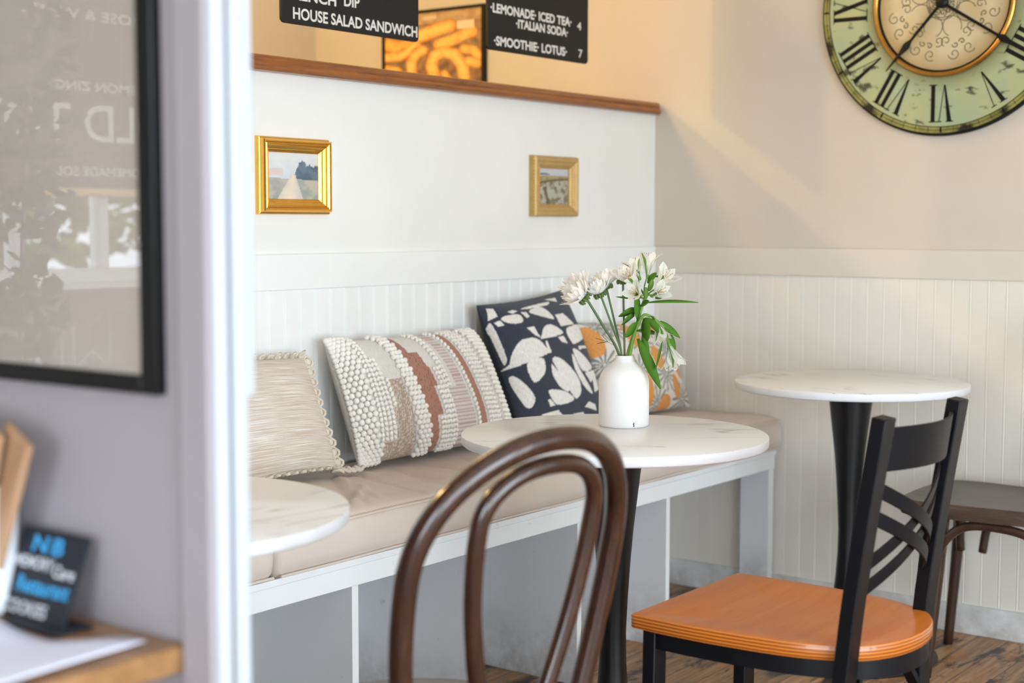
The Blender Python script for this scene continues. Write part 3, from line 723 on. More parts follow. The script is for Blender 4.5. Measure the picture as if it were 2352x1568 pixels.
dup(tab, (1.368, 1.713, 0), 4.0, 'round white marble table half hidden behind the white jamb')

# ------------------------------------------------------------------ vase and flowers
VC = Vector((2.549, 1.645, TZ))
vp = [(0, 0.0), (0.0485, 0.0), (0.0508, 0.0025), (0.0514, 0.006), (0.0514, 0.088), (0.0505, 0.097), (0.047, 0.107), (0.041, 0.116), (0.033, 0.1235), (0.0255, 0.129), (0.0205, 0.1335), (0.0185, 0.138), (0.0182, 0.143), (0.0172, 0.1445),
      (0.0158, 0.1435), (0.0155, 0.137), (0.020, 0.130), (0.034, 0.118), (0.044, 0.100), (0.0465, 0.088), (0.0465, 0.008), (0, 0.006)]
vase = M().lathe(vp, 72).to('vase', m_vase, None, angle=50); vase.location = VC; tag(vase, 'matt white bottle vase holding white flowers on the round table', 'vase')
chip = M().tube([(0, 0, 0), (0.0006, 0, 0.003), (-0.0006, 0, 0.006), (0.001, 0, 0.0085)], 0.0011, 5)
ch = chip.to('chip', m_ink, vase); ang = math.atan2(-0.83, -0.56); ch.location = (0.0513 * math.cos(ang), 0.0513 * math.sin(ang), 0.0035)
ch['label'] = 'small dark chip'

RT = Vector((rt.x, rt.y, 0)); BK = Vector((fw.x, fw.y, 0)).normalized()      # sideways and away, for laying out the bunch
def vpos(r, b, z): return RT * r + BK * b + Vector((0, 0, z))
def stem_pts(head, mouth, bend=0.0):
    """from inside the vase through its mouth to the head"""
    h = Vector(head); mo = Vector(mouth); d = (mo - h); inner = Vector((mo.x * 0.2 - (h.x - mo.x) * 0.10, mo.y * 0.2 - (h.y - mo.y) * 0.10, 0.03))
    mid = (mo + h) * 0.5 + Vector((0, 0, bend)); return spline([inner, mo, mid, h], 8)
def frame_of(d):
    d = d.normalized(); a = d.cross(Vector((0, 0, 1))); a = a.normalized() if a.length > 0.05 else Vector((1, 0, 0)); return a, d.cross(a).normalized(), d
def leaf(mb, p, d, L, w, droop=0.3, n=7, twist=0.0):
    p = Vector(p); d = Vector(d).normalized(); side = d.cross(Vector((0, 0, 1)))
    side = side.normalized() if side.length > 0.05 else Vector((1, 0, 0))
    side = Matrix.Rotation(twist, 3, d) @ side
    pts = []; ws = []
    for i in range(n + 1):
        t = i / n; pts.append(p + d * L * t + Vector((0, 0, -droop * L * t * t))); ws.append(w * math.sin(math.pi * min(1, t * 0.93 + 0.05)) ** 0.8)
    mb.ribbon(pts, ws, side)
def chrysanthemum(label, head, axis, mouth, size, layers=4, cup=0.5, leaves=()):
    t = thing('chrysanthemum', label, 'flower', VC + Vector(mouth) * 1.0, 0, 'white chrysanthemums in the vase'); base = Vector(mouth)
    pts = stem_pts(head, mouth, 0.004); M().tube([p - base for p in pts], 0.0022, 8).to('stem', m_stem, t)
    a, b, d = frame_of(Vector(axis)); h = Vector(head) - base
    cal = M().lathe([(0.0, -0.004), (size * 0.13, -0.003), (size * 0.30, 0.002), (size * 0.34, size * 0.12), (size * 0.2, size * 0.16), (0, size * 0.16)], 16, c=h, mat=Matrix((a, b, d)).transposed())
    for i in range(12):
        q = 2 * math.pi * i / 12; o = a * math.cos(q) + b * math.sin(q); cal.ell(h + o * size * 0.30 + d * size * 0.06, (size * 0.07, size * 0.05, size * 0.14), 6, 4, Matrix((o, d.cross(o), d)).transposed())
    pe = M()
    for L in range(layers):
        k = 20 - 3 * L; open_ = math.radians(66 - (66 - 16 * cup) * L / max(1, layers - 1))
        for i in range(k):
            q = 2 * math.pi * (i + 0.5 * L + random.uniform(-.25, .25)) / k; o = a * math.cos(q) + b * math.sin(q); an = open_ + random.uniform(-.14, .14)
            ln = size * (1.0 - 0.10 * L) * random.uniform(0.85, 1.08); w = size * 0.115; P = []; Wd = []
            for s_ in range(5):
                u = s_ / 4; an2 = an - 0.30 * u * (1 if L else 0.6)
                P.append(h + d * size * (0.12 + 0.03 * L) + o * size * 0.10 + (o * math.sin(an2) + d * math.cos(an2)) * ln * u); Wd.append(w * (0.55, 0.9, 1.0, 0.85, 0.25)[s_])
            pe.ribbon(P, Wd, d.cross(o))
    bl = pe.to('petals', m_petal, t, angle=180); cal.to('calyx', m_calyx, bl)
    for (pos, dr, L, w) in leaves:
        lm = M(); leaf(lm, Vector(pos) - base, dr, L, w, 0.15)
        for sgn in (-1, 1): leaf(lm, Vector(pos) - base + Vector(dr).normalized() * L * 0.35, Vector(dr).normalized() + Vector((0, 0, 0.55 * sgn)), L * 0.5, w * 0.5, 0.1, 5)
        lm.to('leaf', m_leaf_dark, t, angle=180, solid=0.0006)
H1, H2, H3, H4, H5 = vpos(-0.078, 0.0, 0.262), vpos(-0.048, 0.004, 0.266), vpos(-0.036, 0.018, 0.281), vpos(-0.003, 0.004, 0.292), vpos(-0.085, 0.03, 0.272)
chrysanthemum('large white chrysanthemum leaning furthest left out of the vase', H1, vpos(-0.75, -0.25, 0.5), vpos(-0.008, 0.0, 0.140), 0.050, 5, 0.9, [(vpos(-0.020, -0.004, 0.165), vpos(-1, -0.1, 0.55), 0.045, 0.009)])
chrysanthemum('white chrysanthemum with a broad green calyx, second flower from the left', H2, vpos(-0.45, -0.15, 0.9), vpos(-0.004, -0.004, 0.140), 0.041, 5, 0.85)
chrysanthemum('white chrysanthemum just behind the second one, its stem carrying small buds', H3, vpos(-0.20, 0.1, 0.95), vpos(-0.004, 0.005, 0.140), 0.040, 5, 0.8)
chrysanthemum('upright white chrysanthemum on a straight stem beside the lilies', H4, vpos(-0.05, 0.0, 1), vpos(0.001, 0.002, 0.140), 0.037, 5, 0.9)
chrysanthemum('white chrysanthemum half hidden behind the leftmost one', H5, vpos(-0.5, 0.4, 0.75), vpos(-0.009, 0.005, 0.140), 0.042, 5, 0.8)

def blossom(parent, h, axis, size, base, n_st=5, open_=0.55):
    size *= 1.14
    """six-petalled funnel flower with stamens"""
    a, b, d = frame_of(Vector(axis)); pe = M(); h = Vector(h) - base
    for i in range(6):
        q = 2 * math.pi * i / 6 + 0.3; o = a * math.cos(q) + b * math.sin(q); inner = i % 2; P = []; Wd = []
        for s_ in range(7):
            u = s_ / 6; rad = size * (0.05 + open_ * u ** 1.8 * (0.85 if inner else 1.0)); P.append(h + d * size * (u - 0.12 * u ** 4) + o * rad); Wd.append(size * (0.25 if not inner else 0.17) * (0.25, 0.45, 0.72, 0.95, 1.0, 0.8, 0.12)[s_])
        pe.ribbon(P, Wd, d.cross(o))
    pb = pe.to('blossom', m_lily, parent, angle=180)
    gm = M()
    for i in (0, 2, 4):
        q = 2 * math.pi * i / 6 + 0.3; o = a * math.cos(q) + b * math.sin(q)
        P = [h + d * size * (u - 0.12 * u ** 4) + o * (size * (0.05 + open_ * u ** 1.8) + 0.0007) for u in (0.0, 0.3, 0.6, 0.9)]
        gm.ribbon(P, [size * 0.03, size * 0.06, size * 0.06, size * 0.02], d.cross(o))
    gm.ell(h - d * 0.002, (0.004, 0.004, 0.006), 8, 5, Matrix((a, b, d)).transposed()); gm.to('green_stripe', m_stem2, pb, angle=180)
    st = M()
    for i in range(n_st):
        q = 2 * math.pi * i / n_st; o = a * math.cos(q) + b * math.sin(q); e = h + d * size * 0.85 + o * size * 0.16
        st.tube([h + d * size * 0.2, h + d * size * 0.6 + o * size * 0.06, e], 0.0005, 4); st.ell(e, (0.0008, 0.0008, 0.0016), 6, 4)
    st.to('stamens', m_stamen, pb, angle=180)
def lily(label, main, branches, leaves, buds=()):
    mouth = Vector(main[1]); t = thing('alstroemeria', label, 'flower', VC + mouth, 0); base = mouth
    s = M().tube([p - base for p in spline(main, 8)], [0.0042 - 0.0014 * i / (8 * (len(main) - 1)) for i in range(8 * (len(main) - 1) + 1)], 10)
    for br, ax, size, op in branches: s.tube([Vector(p) - base for p in spline(br, 6)], 0.0016, 6)
    s.to('stem', m_stem2, t)
    for br, ax, size, op in branches: blossom(t, br[-1], ax, size, base, 5, op)
    for (pos, dr, L, w, droop, tw) in leaves:
        lm = M(); leaf(lm, Vector(pos) - base, dr, L, w, droop, 9, tw); lm.to('leaf', m_leaf, t, angle=180, solid=0.0006)
    for p, d in buds:
        a, b, c = frame_of(Vector(d)); M().ell(Vector(p) - base, (0.0055, 0.0055, 0.013), 10, 6, Matrix((a, b, c)).transposed()).to('bud', m_stem2, t)
N0 = vpos(0.041, 0.0, 0.262)
lily('upright alstroemeria with a tall cluster of white blossoms, right side of the vase',
     [vpos(-0.012, 0.0, 0.05), vpos(0.006, -0.004, 0.142), vpos(0.022, -0.004, 0.198), N0],
     [([N0, vpos(0.040, -0.002, 0.285), vpos(0.047, 0.004, 0.308)], vpos(0.05, 0.1, 1), 0.046, 0.50), ([N0, vpos(0.034, -0.006, 0.278), vpos(0.022, -0.010, 0.288)], vpos(-0.55, -0.45, 0.7), 0.042, 0.55),
      ([N0, vpos(0.054, -0.004, 0.275), vpos(0.068, -0.010, 0.283)], vpos(0.45, -0.45, 0.75), 0.044, 0.55), ([N0, vpos(0.046, -0.014, 0.268), vpos(0.056, -0.020, 0.268)], vpos(0.5, -0.7, 0.35), 0.036, 0.5),
      ([N0, vpos(0.030, 0.008, 0.290), vpos(0.030, 0.012, 0.304)], vpos(-0.35, 0.2, 0.9), 0.040, 0.5), ([N0, vpos(0.034, -0.012, 0.262), vpos(0.030, -0.022, 0.268)], vpos(-0.5, -0.75, 0.3), 0.036, 0.55)],
     [(vpos(0.028, -0.004, 0.215), vpos(-0.12, -0.5, 1), 0.075, 0.0125, 0.10, 1.2), (vpos(0.024, -0.006, 0.232), vpos(-0.9, -0.3, 0.35), 0.042, 0.013, 0.5, 0.9), (vpos(0.045, 0.0, 0.252), vpos(1, 0.1, 0.10), 0.108, 0.0058, 0.10, 0.5),
      (vpos(0.034, -0.004, 0.262), vpos(-1, 0.2, -0.02), 0.052, 0.0045, -0.05, 0.6), (vpos(0.046, -0.004, 0.292), vpos(0.5, -0.2, 0.8), 0.034, 0.008, 0.2, 1.0), (vpos(0.062, -0.006, 0.262), vpos(0.6, -0.4, 0.3), 0.024, 0.007, 0.1, 1.0),
      (vpos(0.032, -0.006, 0.246), vpos(0.5, -0.6, 0.5), 0.030, 0.008, 0.2, 1.0), (vpos(0.020, -0.004, 0.226), vpos(-0.7, -0.5, -0.1), 0.034, 0.009, 0.4, 1.1), (vpos(0.030, 0.006, 0.312), vpos(-0.6, 0, 0.6), 0.026, 0.0028, 0.2, 0.6), (vpos(0.062, 0.004, 0.305), vpos(0.9, 0, 0.15), 0.024, 0.0035, 0.3, 0.8)],
     [(vpos(0.042, -0.014, 0.272), vpos(0, -0.2, 1)), (vpos(0.052, -0.012, 0.288), vpos(0.3, -0.2, 1))])
N1 = vpos(0.052, -0.020, 0.226)
lily('drooping alstroemeria with two hanging white blossoms over the vase shoulder',
     [vpos(-0.008, -0.004, 0.05), vpos(0.010, -0.007, 0.142), vpos(0.020, -0.012, 0.190), vpos(0.036, -0.018, 0.226), N1],
     [([N1, vpos(0.058, -0.026, 0.224), vpos(0.062, -0.030, 0.214)], vpos(0.35, -0.25, -0.85), 0.040, 0.50), ([N1, vpos(0.078, -0.03, 0.205), vpos(0.090, -0.034, 0.166)], vpos(0.40, -0.2, -0.85), 0.046, 0.42),
      ([N1, vpos(0.080, -0.02, 0.195), vpos(0.089, -0.026, 0.158)], vpos(0.05, -0.3, -0.95), 0.040, 0.40)],
     [(vpos(0.038, -0.022, 0.222), vpos(0.12, -0.4, -0.9), 0.052, 0.0155, -0.05, 1.3), (vpos(0.026, -0.02, 0.180), vpos(0.42, -0.3, -0.9), 0.108, 0.0105, 0.05, 1.1), (vpos(0.036, -0.02, 0.190), vpos(0.2, -0.2, -0.9), 0.050, 0.0075, 0.1, 1.2),
      (vpos(0.075, -0.03, 0.176), vpos(-0.25, -0.3, -0.9), 0.062, 0.0095, 0.0, 1.2), (vpos(0.070, -0.026, 0.216), vpos(0.7, -0.2, -0.5), 0.050, 0.007, 0.1, 1.0), (vpos(0.088, -0.02, 0.196), vpos(0.25, 0, -0.95), 0.050, 0.009, 0.0, 1.1),
      (vpos(0.024, -0.016, 0.196), vpos(1, -0.3, 0.05), 0.046, 0.007, 0.2, 0.7), (vpos(0.024, -0.018, 0.212), vpos(-0.55, -0.4, -0.6), 0.042, 0.0125, 0.0, 1.2), (vpos(0.040, -0.022, 0.222), vpos(0.5, -0.4, -0.25), 0.050, 0.008, 0.35, 1.1), (vpos(0.088, -0.036, 0.146), vpos(-0.05, -0.1, -1), 0.042, 0.003, 0, 1.2)])

# ------------------------------------------------------------------ chairs
def hoop(w0, wm, z0, zc, zt, n, lean, curv, k0=14, k1=22):
    L = []
    for i in range(k0): t = i / (k0 - 1); L.append((w0 + (wm - w0) * math.sin(t * math.pi / 2), z0 + (zc - z0) * t))
    for i in range(1, k1): a = math.pi / 2 * i / (k1 - 1); L.append((wm * math.cos(a) ** (2 / n) if i < k1 - 1 else 0.0, zc + (zt - zc) * math.sin(a) ** (2 / n)))
    lp = [(-w, z) for w, z in L] + [(w, z) for w, z in L[::-1][1:]]
    return [Vector((x, -(z - 0.46) * lean + curv * x * x, z)) for x, z in lp]
def bentwood_chair(label, loc_, rz, seat_mat, tube_mat, seat_c=0.20, leg_y=0.275, H=None, square=False, lw=0.155):
    t = thing('bentwood_chair', label, 'chair', loc_, rz)
    o = hoop(*(H or (0.161, 0.191, 0.46, 0.6965, 0.8669, 2.11, 0.2116, 1.0753)))
    w0 = o[0]; leg = lambda s: [Vector((s * 0.185, -0.075, 0.0)), Vector((s * 0.172, -0.035, 0.2)), Vector((s * abs(w0.x), w0.y, 0.44))]
    L = spline(leg(-1), 6)[:-1] + o + spline(leg(1), 6)[::-1][1:]
    M().tube(L, 0.0158, 14).to('back_hoop', tube_mat, t, angle=180)
    if not square:
        i = hoop(0.045, 0.1062, 0.46, 0.7559, 0.8333, 2.22, 0.2116, 1.0753); M().tube(i, 0.0125, 12).to('inner_hoop', tube_mat, t, angle=180)
        sm = M().lathe([(0, 0.0), (0.19, 0.0), (0.205, 0.006), (0.207, 0.018), (0.20, 0.028), (0.18, 0.026), (0.0, 0.020)], 56, c=(0, seat_c - 0.012, 0.405)); sm.to('seat', seat_mat, t, angle=50)
        M().tube([(0.15 * math.cos(2 * math.pi * k / 40), seat_c + 0.005 + 0.14 * math.sin(2 * math.pi * k / 40), 0.22) for k in range(40)], 0.009, 8, True).to('leg_ring', tube_mat, t, angle=180)
    return t
c1 = bentwood_chair('dark brown bentwood chair with double hoop back in the foreground', (1.5424, 1.1721, 0), -0.1385, m_bent, m_bent)
for s in (-1, 1): M().tube(spline([(s * 0.14, 0.245, 0.405), (s * 0.15, 0.27, 0.22), (s * 0.155, 0.275, 0.0)], 6), [0.0175 - 0.005 * i / 12 for i in range(13)], 12).to('leg', m_bent, c1, angle=180)

# chair at the back table: only its seat, braces and legs are in the picture
c3 = bentwood_chair('dark wooden bentwood chair with broad seat at the table by the right wall', (3.722, 1.068, 0), 0.0, m_dark_seat, m_bent_grey, H=(0.165, 0.195, 0.46, 0.70, 0.87, 2.1, 0.22, 0.6), square=True)
ol = [(-0.165, 0.02), (-0.185, 0.20), (-0.195, 0.33), (-0.182, 0.385), (-0.13, 0.408), (0, 0.415), (0.13, 0.408), (0.182, 0.385), (0.195, 0.33), (0.185, 0.20), (0.165, 0.02), (0.10, -0.012), (0, -0.02), (-0.10, -0.012)]
ol = chaikin(ol, 2); sm = M(); nO = len(ol)
rings = [(1.0, 0.414), (1.0, 0.440), (0.992, 0.4475), (0.97, 0.450), (0.85, 0.446), (0.5, 0.4435), (0.2, 0.443)]
v = [(x * k, 0.2 + (y - 0.2) * k, z) for k, z in rings for x, y in ol]; f = [tuple(range(nO))[::-1]] + [((j * nO + i), (j * nO + (i + 1) % nO), ((j + 1) * nO + (i + 1) % nO), ((j + 1) * nO + i)) for j in range(len(rings) - 1) for i in range(nO)] + [tuple((len(rings) - 1) * nO + i for i in range(nO))]
sm.add(v, f).to('seat', m_dark_seat, c3, angle=50)
for s in (-1, 1):
    y0 = 0.385 if s > 0 else 0.318
    M().tube(spline([(s * 0.155, y0 - 0.03, 0.414), (s * 0.157, y0 - 0.022, 0.27), (s * 0.163, y0, 0.0)], 6), [0.0185 - 0.0055 * i / 12 for i in range(13)], 12).to('leg', m_bent_grey, c3, angle=180)
    M().tube(spline([(s * 0.172, 0.300, 0.262), (s * 0.172, 0.286, 0.335), (s * 0.167, 0.240, 0.389), (s * 0.160, 0.17, 0.402), (s * 0.160, 0.07, 0.388), (s * 0.164, 0.035, 0.33), (s * 0.166, 0.022, 0.26)], 6), 0.0115, 10).to('brace', m_bent_grey, c3, angle=180)
M().tube(spline([(-0.132, 0.345, 0.27), (-0.115, 0.345, 0.35), (-0.06, 0.345, 0.395), (0, 0.345, 0.402), (0.06, 0.345, 0.395), (0.115, 0.345, 0.35), (0.132, 0.345, 0.27)], 6), 0.0115, 10).to('brace', m_bent_grey, c3, angle=180)
M().tube(hoop(0.05, 0.11, 0.46, 0.72, 0.82, 2.2, 0.22, 0.6), 0.0125, 10).to('inner_hoop', m_bent_grey, c3, angle=180)

# black metal cross-back chair with a plywood seat
c2 = thing('cross_back_chair', 'black metal cross-back chair with honey plywood seat at the vase table', 'chair', (2.350, 0.98, 0), 0.0)
half = [(0.1935, 0.395), (0.199, 0.30), (0.197, 0.20), (0.186, 0.10), (0.165, 0.035), (0.135, -0.012), (0.09, -0.04), (0.045, -0.053), (0.0, -0.057)]
curve_ = [(p.x, p.y) for p in spline([(x, y, 0) for x, y in half], 6)]
ol = [(0.0, 0.3955)] + [(0.1895, 0.3955), (0.1935, 0.3915)] + curve_[1:] + [(-x, y) for x, y in curve_[::-1][1:-1]] + [(-0.1935, 0.3915), (-0.1895, 0.3955)]
def resample(o, n):
    o = [Vector((x, y, 0)) for x, y in o]; o.append(o[0]); d = [0]
    for a, b in zip(o, o[1:]): d.append(d[-1] + (b - a).length)
    out = []
    for k in range(n):
        s_ = d[-1] * k / n; i = max(j for j in range(len(d)) if d[j] <= s_ + 1e-9); i = min(i, len(o) - 2); t_ = (s_ - d[i]) / (d[i + 1] - d[i]); p = o[i].lerp(o[i + 1], t_); out.append((p.x, p.y))
    return out
cor = resample(ol, 240); nO = len(cor)
st = M(); rings = [(0.995, 0.4365, 1), (1.0, 0.438, 1), (1.0, 0.458, 1), (0.994, 0.4605, 0), (0.97, 0.461, 0), (0.86, 0.460, 0), (0.74, 0.4565, 0), (0.6, 0.4525, 0), (0.4, 0.4505, 0), (0.2, 0.450, 0), (0.05, 0.450, 0)]
v = [(x * k, 0.17 + (y - 0.17) * k, z) for k, z, _ in rings for x, y in cor]
st.add(v, [tuple(range(nO))[::-1]], 1)
st.v = []; st.f = []; st.mi = []
fs = [[], []]
for j in range(len(rings) - 1):
    for i in range(nO): fs[rings[j][2]].append((j * nO + i, j * nO + (i + 1) % nO, (j + 1) * nO + (i + 1) % nO, (j + 1) * nO + i))
st.v = [tuple(p) for p in v]; st.f = [tuple(range(nO))[::-1]] + fs[1] + fs[0] + [tuple((len(rings) - 1) * nO + i for i in range(nO))]; st.mi = [1] * (1 + len(fs[1])) + [0] * (len(fs[0]) + 1)
st.to('seat', [m_seat_wood, m_ply], c2, angle=40)
ring = [(x * 0.88, 0.17 + (y - 0.17) * (0.90 if y > 0.17 else 0.95)) for x, y in cor]
M().tube([(x, y, 0.4195) for x, y in ring], 1, 4, True, flat=(0.0165, 0.008), ref=(0, 0, 1)).to('seat_frame', m_black, c2, angle=50)
def post(s): return [(s * 0.158, -0.049, 0.838), (s * 0.158, -0.020, 0.65), (s * 0.158, 0.004, 0.46), (s * 0.160, 0.008, 0.30), (s * 0.168, -0.045, 0.0)]
for s in (-1, 1):
    M().tube(spline(post(s), 5), 1, 4, flat=(0.0125, 0.021), ref=(0, 1, 0)).to('rear_post', m_black, c2, 0.002, angle=40)
    M().tube([(s * 0.165, 0.362, 0.4362), (s * 0.168, 0.366, 0.0)], 1, 4, flat=(0.0125, 0.020), ref=(0, 1, 0)).to('front_leg', m_black, c2, 0.002, angle=40)
def bow(xa, za, xb, zb, depth, n=16):
    P = []
    for i in range(n + 1):
        t_ = i / n; z = za + (zb - za) * t_; y = -0.049 + (0.838 - z) * 0.14 + 0.008 - depth * math.sin(math.pi * t_) ** 0.9; P.append((xa + (xb - xa) * t_, y, z))
    return P
def slat(mb, pts, hw, th=0.003):
    v = []; f = []
    for p in pts:
        x, y, z = p; v += [(x, y - th, z - hw), (x, y + th, z - hw), (x, y + th + hw * -0.14 * 2, z + hw), (x, y - th + hw * -0.14 * 2, z + hw)]
    for i in range(len(pts) - 1):
        for k in range(4): f.append((i * 4 + k, i * 4 + (k + 1) % 4, i * 4 + 4 + (k + 1) % 4, i * 4 + 4 + k))
    f += [(3, 2, 1, 0), tuple(4 * (len(pts) - 1) + k for k in range(4))]; mb.add(v, f)
q = M(); slat(q, bow(-0.140, 0.783, 0.140, 0.783, 0.036), 0.036); q.to('top_slat', m_black, c2, 0.0012, angle=40)
for za, zb, dd in ((0.722, 0.588, 0.036), (0.676, 0.545, 0.036), (0.588, 0.722, 0.028), (0.545, 0.676, 0.028)):
    q = M(); slat(q, bow(-0.140, za, 0.140, zb, dd), 0.0125, 0.002); q.to('cross_strap', m_black, c2, 0.0008, angle=40)
M().tube(spline([(-0.150, 0.005, 0.31), (-0.10, 0.02, 0.375), (0, 0.035, 0.400), (0.10, 0.02, 0.375), (0.150, 0.005, 0.31)], 6), 1, 4, flat=(0.010, 0.006), ref=(0, 1, 0)).to('rear_brace', m_black, c2, 0.001, angle=50)
for s in (-1, 1): M().tube([(s * 0.164, 0.012, 0.20), (s * 0.167, 0.355, 0.20)], 0.008, 8).to('stretcher', m_black, c2, angle=60)

# ------------------------------------------------------------------ wall clock
CC = Vector((XB - 0.026, 1.552, 1.742)); CR = 0.36
clock = thing('wall_clock', 'large round distressed green wall clock with roman numerals', 'clock', CC)
# local frame: u to the right as seen (-y), v up (+z), out = -x
def cp(u, v_, d=0): return Vector((-d, -u, v_))
CM = Matrix(((0, 0, -1), (-1, 0, 0), (0, 1, 0)))
def fbm(x, y, s, o=5): return noise.fractal(Vector((x * s, y * s, 7.7)), 1.0, 2.0, o)
def disc(r0, r1, d, nr, na, colf):
    m = M(); v = []; f = []; c = []
    for i in range(nr + 1):
        r = r0 + (r1 - r0) * i / nr
        for k in range(na):
            t_ = 2 * math.pi * k / na; u, w = r * math.cos(t_), r * math.sin(t_); v.append(cp(u, w, d)); c.append(colf(u, w, r, t_))
    for i in range(nr):
        for k in range(na): f.append((i * na + k, i * na + (k + 1) % na, (i + 1) * na + (k + 1) % na, (i + 1) * na + k))
    if r0 > 0: pass
    m.add(v, f); m.cols = np.array(c, np.float32); return m
def mixc(a, b, t_): t_ = max(0, min(1, t_)); return tuple(x + (y - x) * t_ for x, y in zip(a, b))
def c_green(u, w, r, t_):
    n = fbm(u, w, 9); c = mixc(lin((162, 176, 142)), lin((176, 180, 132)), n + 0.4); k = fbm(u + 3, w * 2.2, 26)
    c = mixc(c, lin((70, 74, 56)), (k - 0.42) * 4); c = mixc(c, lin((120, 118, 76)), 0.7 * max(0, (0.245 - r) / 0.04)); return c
def c_cream(u, w, r, t_):
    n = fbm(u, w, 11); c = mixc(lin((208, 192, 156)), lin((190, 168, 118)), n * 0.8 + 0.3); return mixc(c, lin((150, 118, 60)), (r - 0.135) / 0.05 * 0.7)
def c_rim(u, w, r, t_):
    n = fbm(u, w, 22); c = mixc(lin((112, 112, 52)), lin((150, 148, 82)), n + 0.5); return mixc(c, lin((34, 28, 18)), (fbm(u + 9, w, 13) - 0.05) * 3.0)
body = M().lathe([(0, 0.0), (CR, 0.0), (CR + 0.001, 0.010), (CR, 0.016), (CR - 0.006, 0.0185), (0, 0.0185)], 128, mat=CM, c=(0.022, 0, 0)); body.to('case', m_ink, clock, angle=50)
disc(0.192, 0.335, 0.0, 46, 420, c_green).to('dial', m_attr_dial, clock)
disc(0.3352, 0.3535, 0.0002, 8, 520, c_rim).to('rim_band', m_attr_dial, clock)
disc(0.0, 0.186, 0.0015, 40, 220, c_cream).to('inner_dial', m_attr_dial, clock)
M().tube([cp(0.194 * math.cos(2 * math.pi * k / 120), 0.194 * math.sin(2 * math.pi * k / 120), 0.004) for k in range(120)], 0.0075, 12, True, flat=(1, 1)).to('brass_ring', m_brass, clock, angle=180)
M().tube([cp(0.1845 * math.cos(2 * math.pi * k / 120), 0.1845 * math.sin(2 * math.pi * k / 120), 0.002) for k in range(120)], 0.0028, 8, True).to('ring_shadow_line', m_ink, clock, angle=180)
M().tube([cp(0.336 * math.cos(2 * math.pi * k / 160), 0.336 * math.sin(2 * math.pi * k / 160), 0.0) for k in range(160)], 0.0012, 6, True).to('track_line', m_ink, clock, angle=180)
tk = M()
for k in range(60):
    a = 2 * math.pi * k / 60; R = Matrix.Rotation(a, 2); big = k % 5 == 0; w = 0.003 if big else 0.0008
    P = [R @ Vector(p) for p in ((-w, 0.337), (w * 0.3, 0.337), (w, 0.3445), (w * 0.3, 0.352), (-w, 0.352))]
    tk.add([cp(p.x, p.y, 0.0009) for p in P], [tuple(range(5))])
tk.tube([cp(0.3455 * math.cos(2 * math.pi * k / 160), 0.3455 * math.sin(2 * math.pi * k / 160), 0.0002) for k in range(160)], 0.0008, 5, True)
tk.to('minute_marks', m_ink, clock)
def numeral(s, hour):
    m = M(); a = -2 * math.pi * hour / 12; R = Matrix.Rotation(a, 2); z0, z1 = 0.222, 0.322; wd = {'I': 0.021, 'V': 0.046, 'X': 0.046}; tot = sum(wd[c] for c in s); x = -tot / 2
    def quad(pts): m.add([cp(*(R @ Vector(p)), 0.0008) for p in pts], [tuple(range(len(pts)))])
    def serif(cx, z, w): quad([(cx - w, z - 0.0014), (cx + w, z - 0.0014), (cx + w, z + 0.0014), (cx - w, z + 0.0014)])
    for c in s:
        k = wd[c]; e = x + k
        if c == 'I':
            cx = (x + e) / 2; quad([(cx - 0.0058, z0), (cx + 0.0058, z0), (cx + 0.0058, z1), (cx - 0.0058, z1)]); serif(cx, z0, 0.011); serif(cx, z1, 0.011)
        elif c == 'V':
            cx = (x + e) / 2 + 0.002; quad([(cx - 0.003, z0), (cx + 0.001, z0), (x + 0.016, z1), (x + 0.003, z1)]); quad([(cx - 0.001, z0), (cx + 0.001, z0), (e - 0.006, z1), (e - 0.0085, z1)]); serif(x + 0.009, z1, 0.011); serif(e - 0.007, z1, 0.008)
        else:
            quad([(x + 0.003, z1), (x + 0.015, z1), (e - 0.003, z0), (e - 0.015, z0)]); quad([(x + 0.006, z0), (x + 0.0085, z0), (e - 0.006, z1), (e - 0.0085, z1)]); serif(x + 0.009, z1, 0.010); serif(e - 0.009, z0, 0.010); serif(x + 0.007, z0, 0.008); serif(e - 0.007, z1, 0.008)
        x = e
    m.to('numeral', m_ink, clock)
for h, s in enumerate(['I', 'II', 'III', 'IIII', 'V', 'VI', 'VII', 'VIII', 'IX', 'X', 'XI', 'XII'], 1): numeral(s, h)
sw = M()
def curl(cx, cy, r, a0, turns, w=0.0011):
    P = []
    for i in range(26):
        t_ = i / 25; rr = r * (1 - 0.8 * t_); a = a0 + turns * 2 * math.pi * t_; P.append(cp(cx + rr * math.cos(a), cy + rr * math.sin(a), 0.0018))
    sw.tube(P, w, 4)
for k in range(8):
    R = Matrix.Rotation(2 * math.pi * k / 8 + 0.39, 2)
    for s in (-1, 1):
        p = R @ Vector((s * 0.022, 0.142)); curl(p.x, p.y, 0.017, 2 * math.pi * k / 8 + (0.2 if s > 0 else 2.9), 1.15 * s); p = R @ Vector((s * 0.030, 0.100)); curl(p.x, p.y, 0.015, 2 * math.pi * k / 8 + (1.2 if s > 0 else 1.9), -1.1 * s)
        p = R @ Vector((s * 0.010, 0.120)); curl(p.x, p.y, 0.009, 2 * math.pi * k / 8, s * 1.0, 0.0014)
    P = [R @ Vector(q) for q in ((-0.024, 0.080), (-0.020, 0.055), (0, 0.062), (0, 0.1), (-0.018, 0.094))]
    sw.tube([cp(*(R @ Vector((0.026 * math.sin(x_), 0.070 + 0.028 * math.cos(x_))))
               , 0.0018) for x_ in [math.pi * (0.25 + 1.5 * i / 20) for i in range(21)]], 0.0010, 4)
for r in (0.040, 0.046): sw.tube([cp(r * math.cos(2 * math.pi * k / 60), r * math.sin(2 * math.pi * k / 60), 0.0018) for k in range(60)], 0.0011, 4, True)
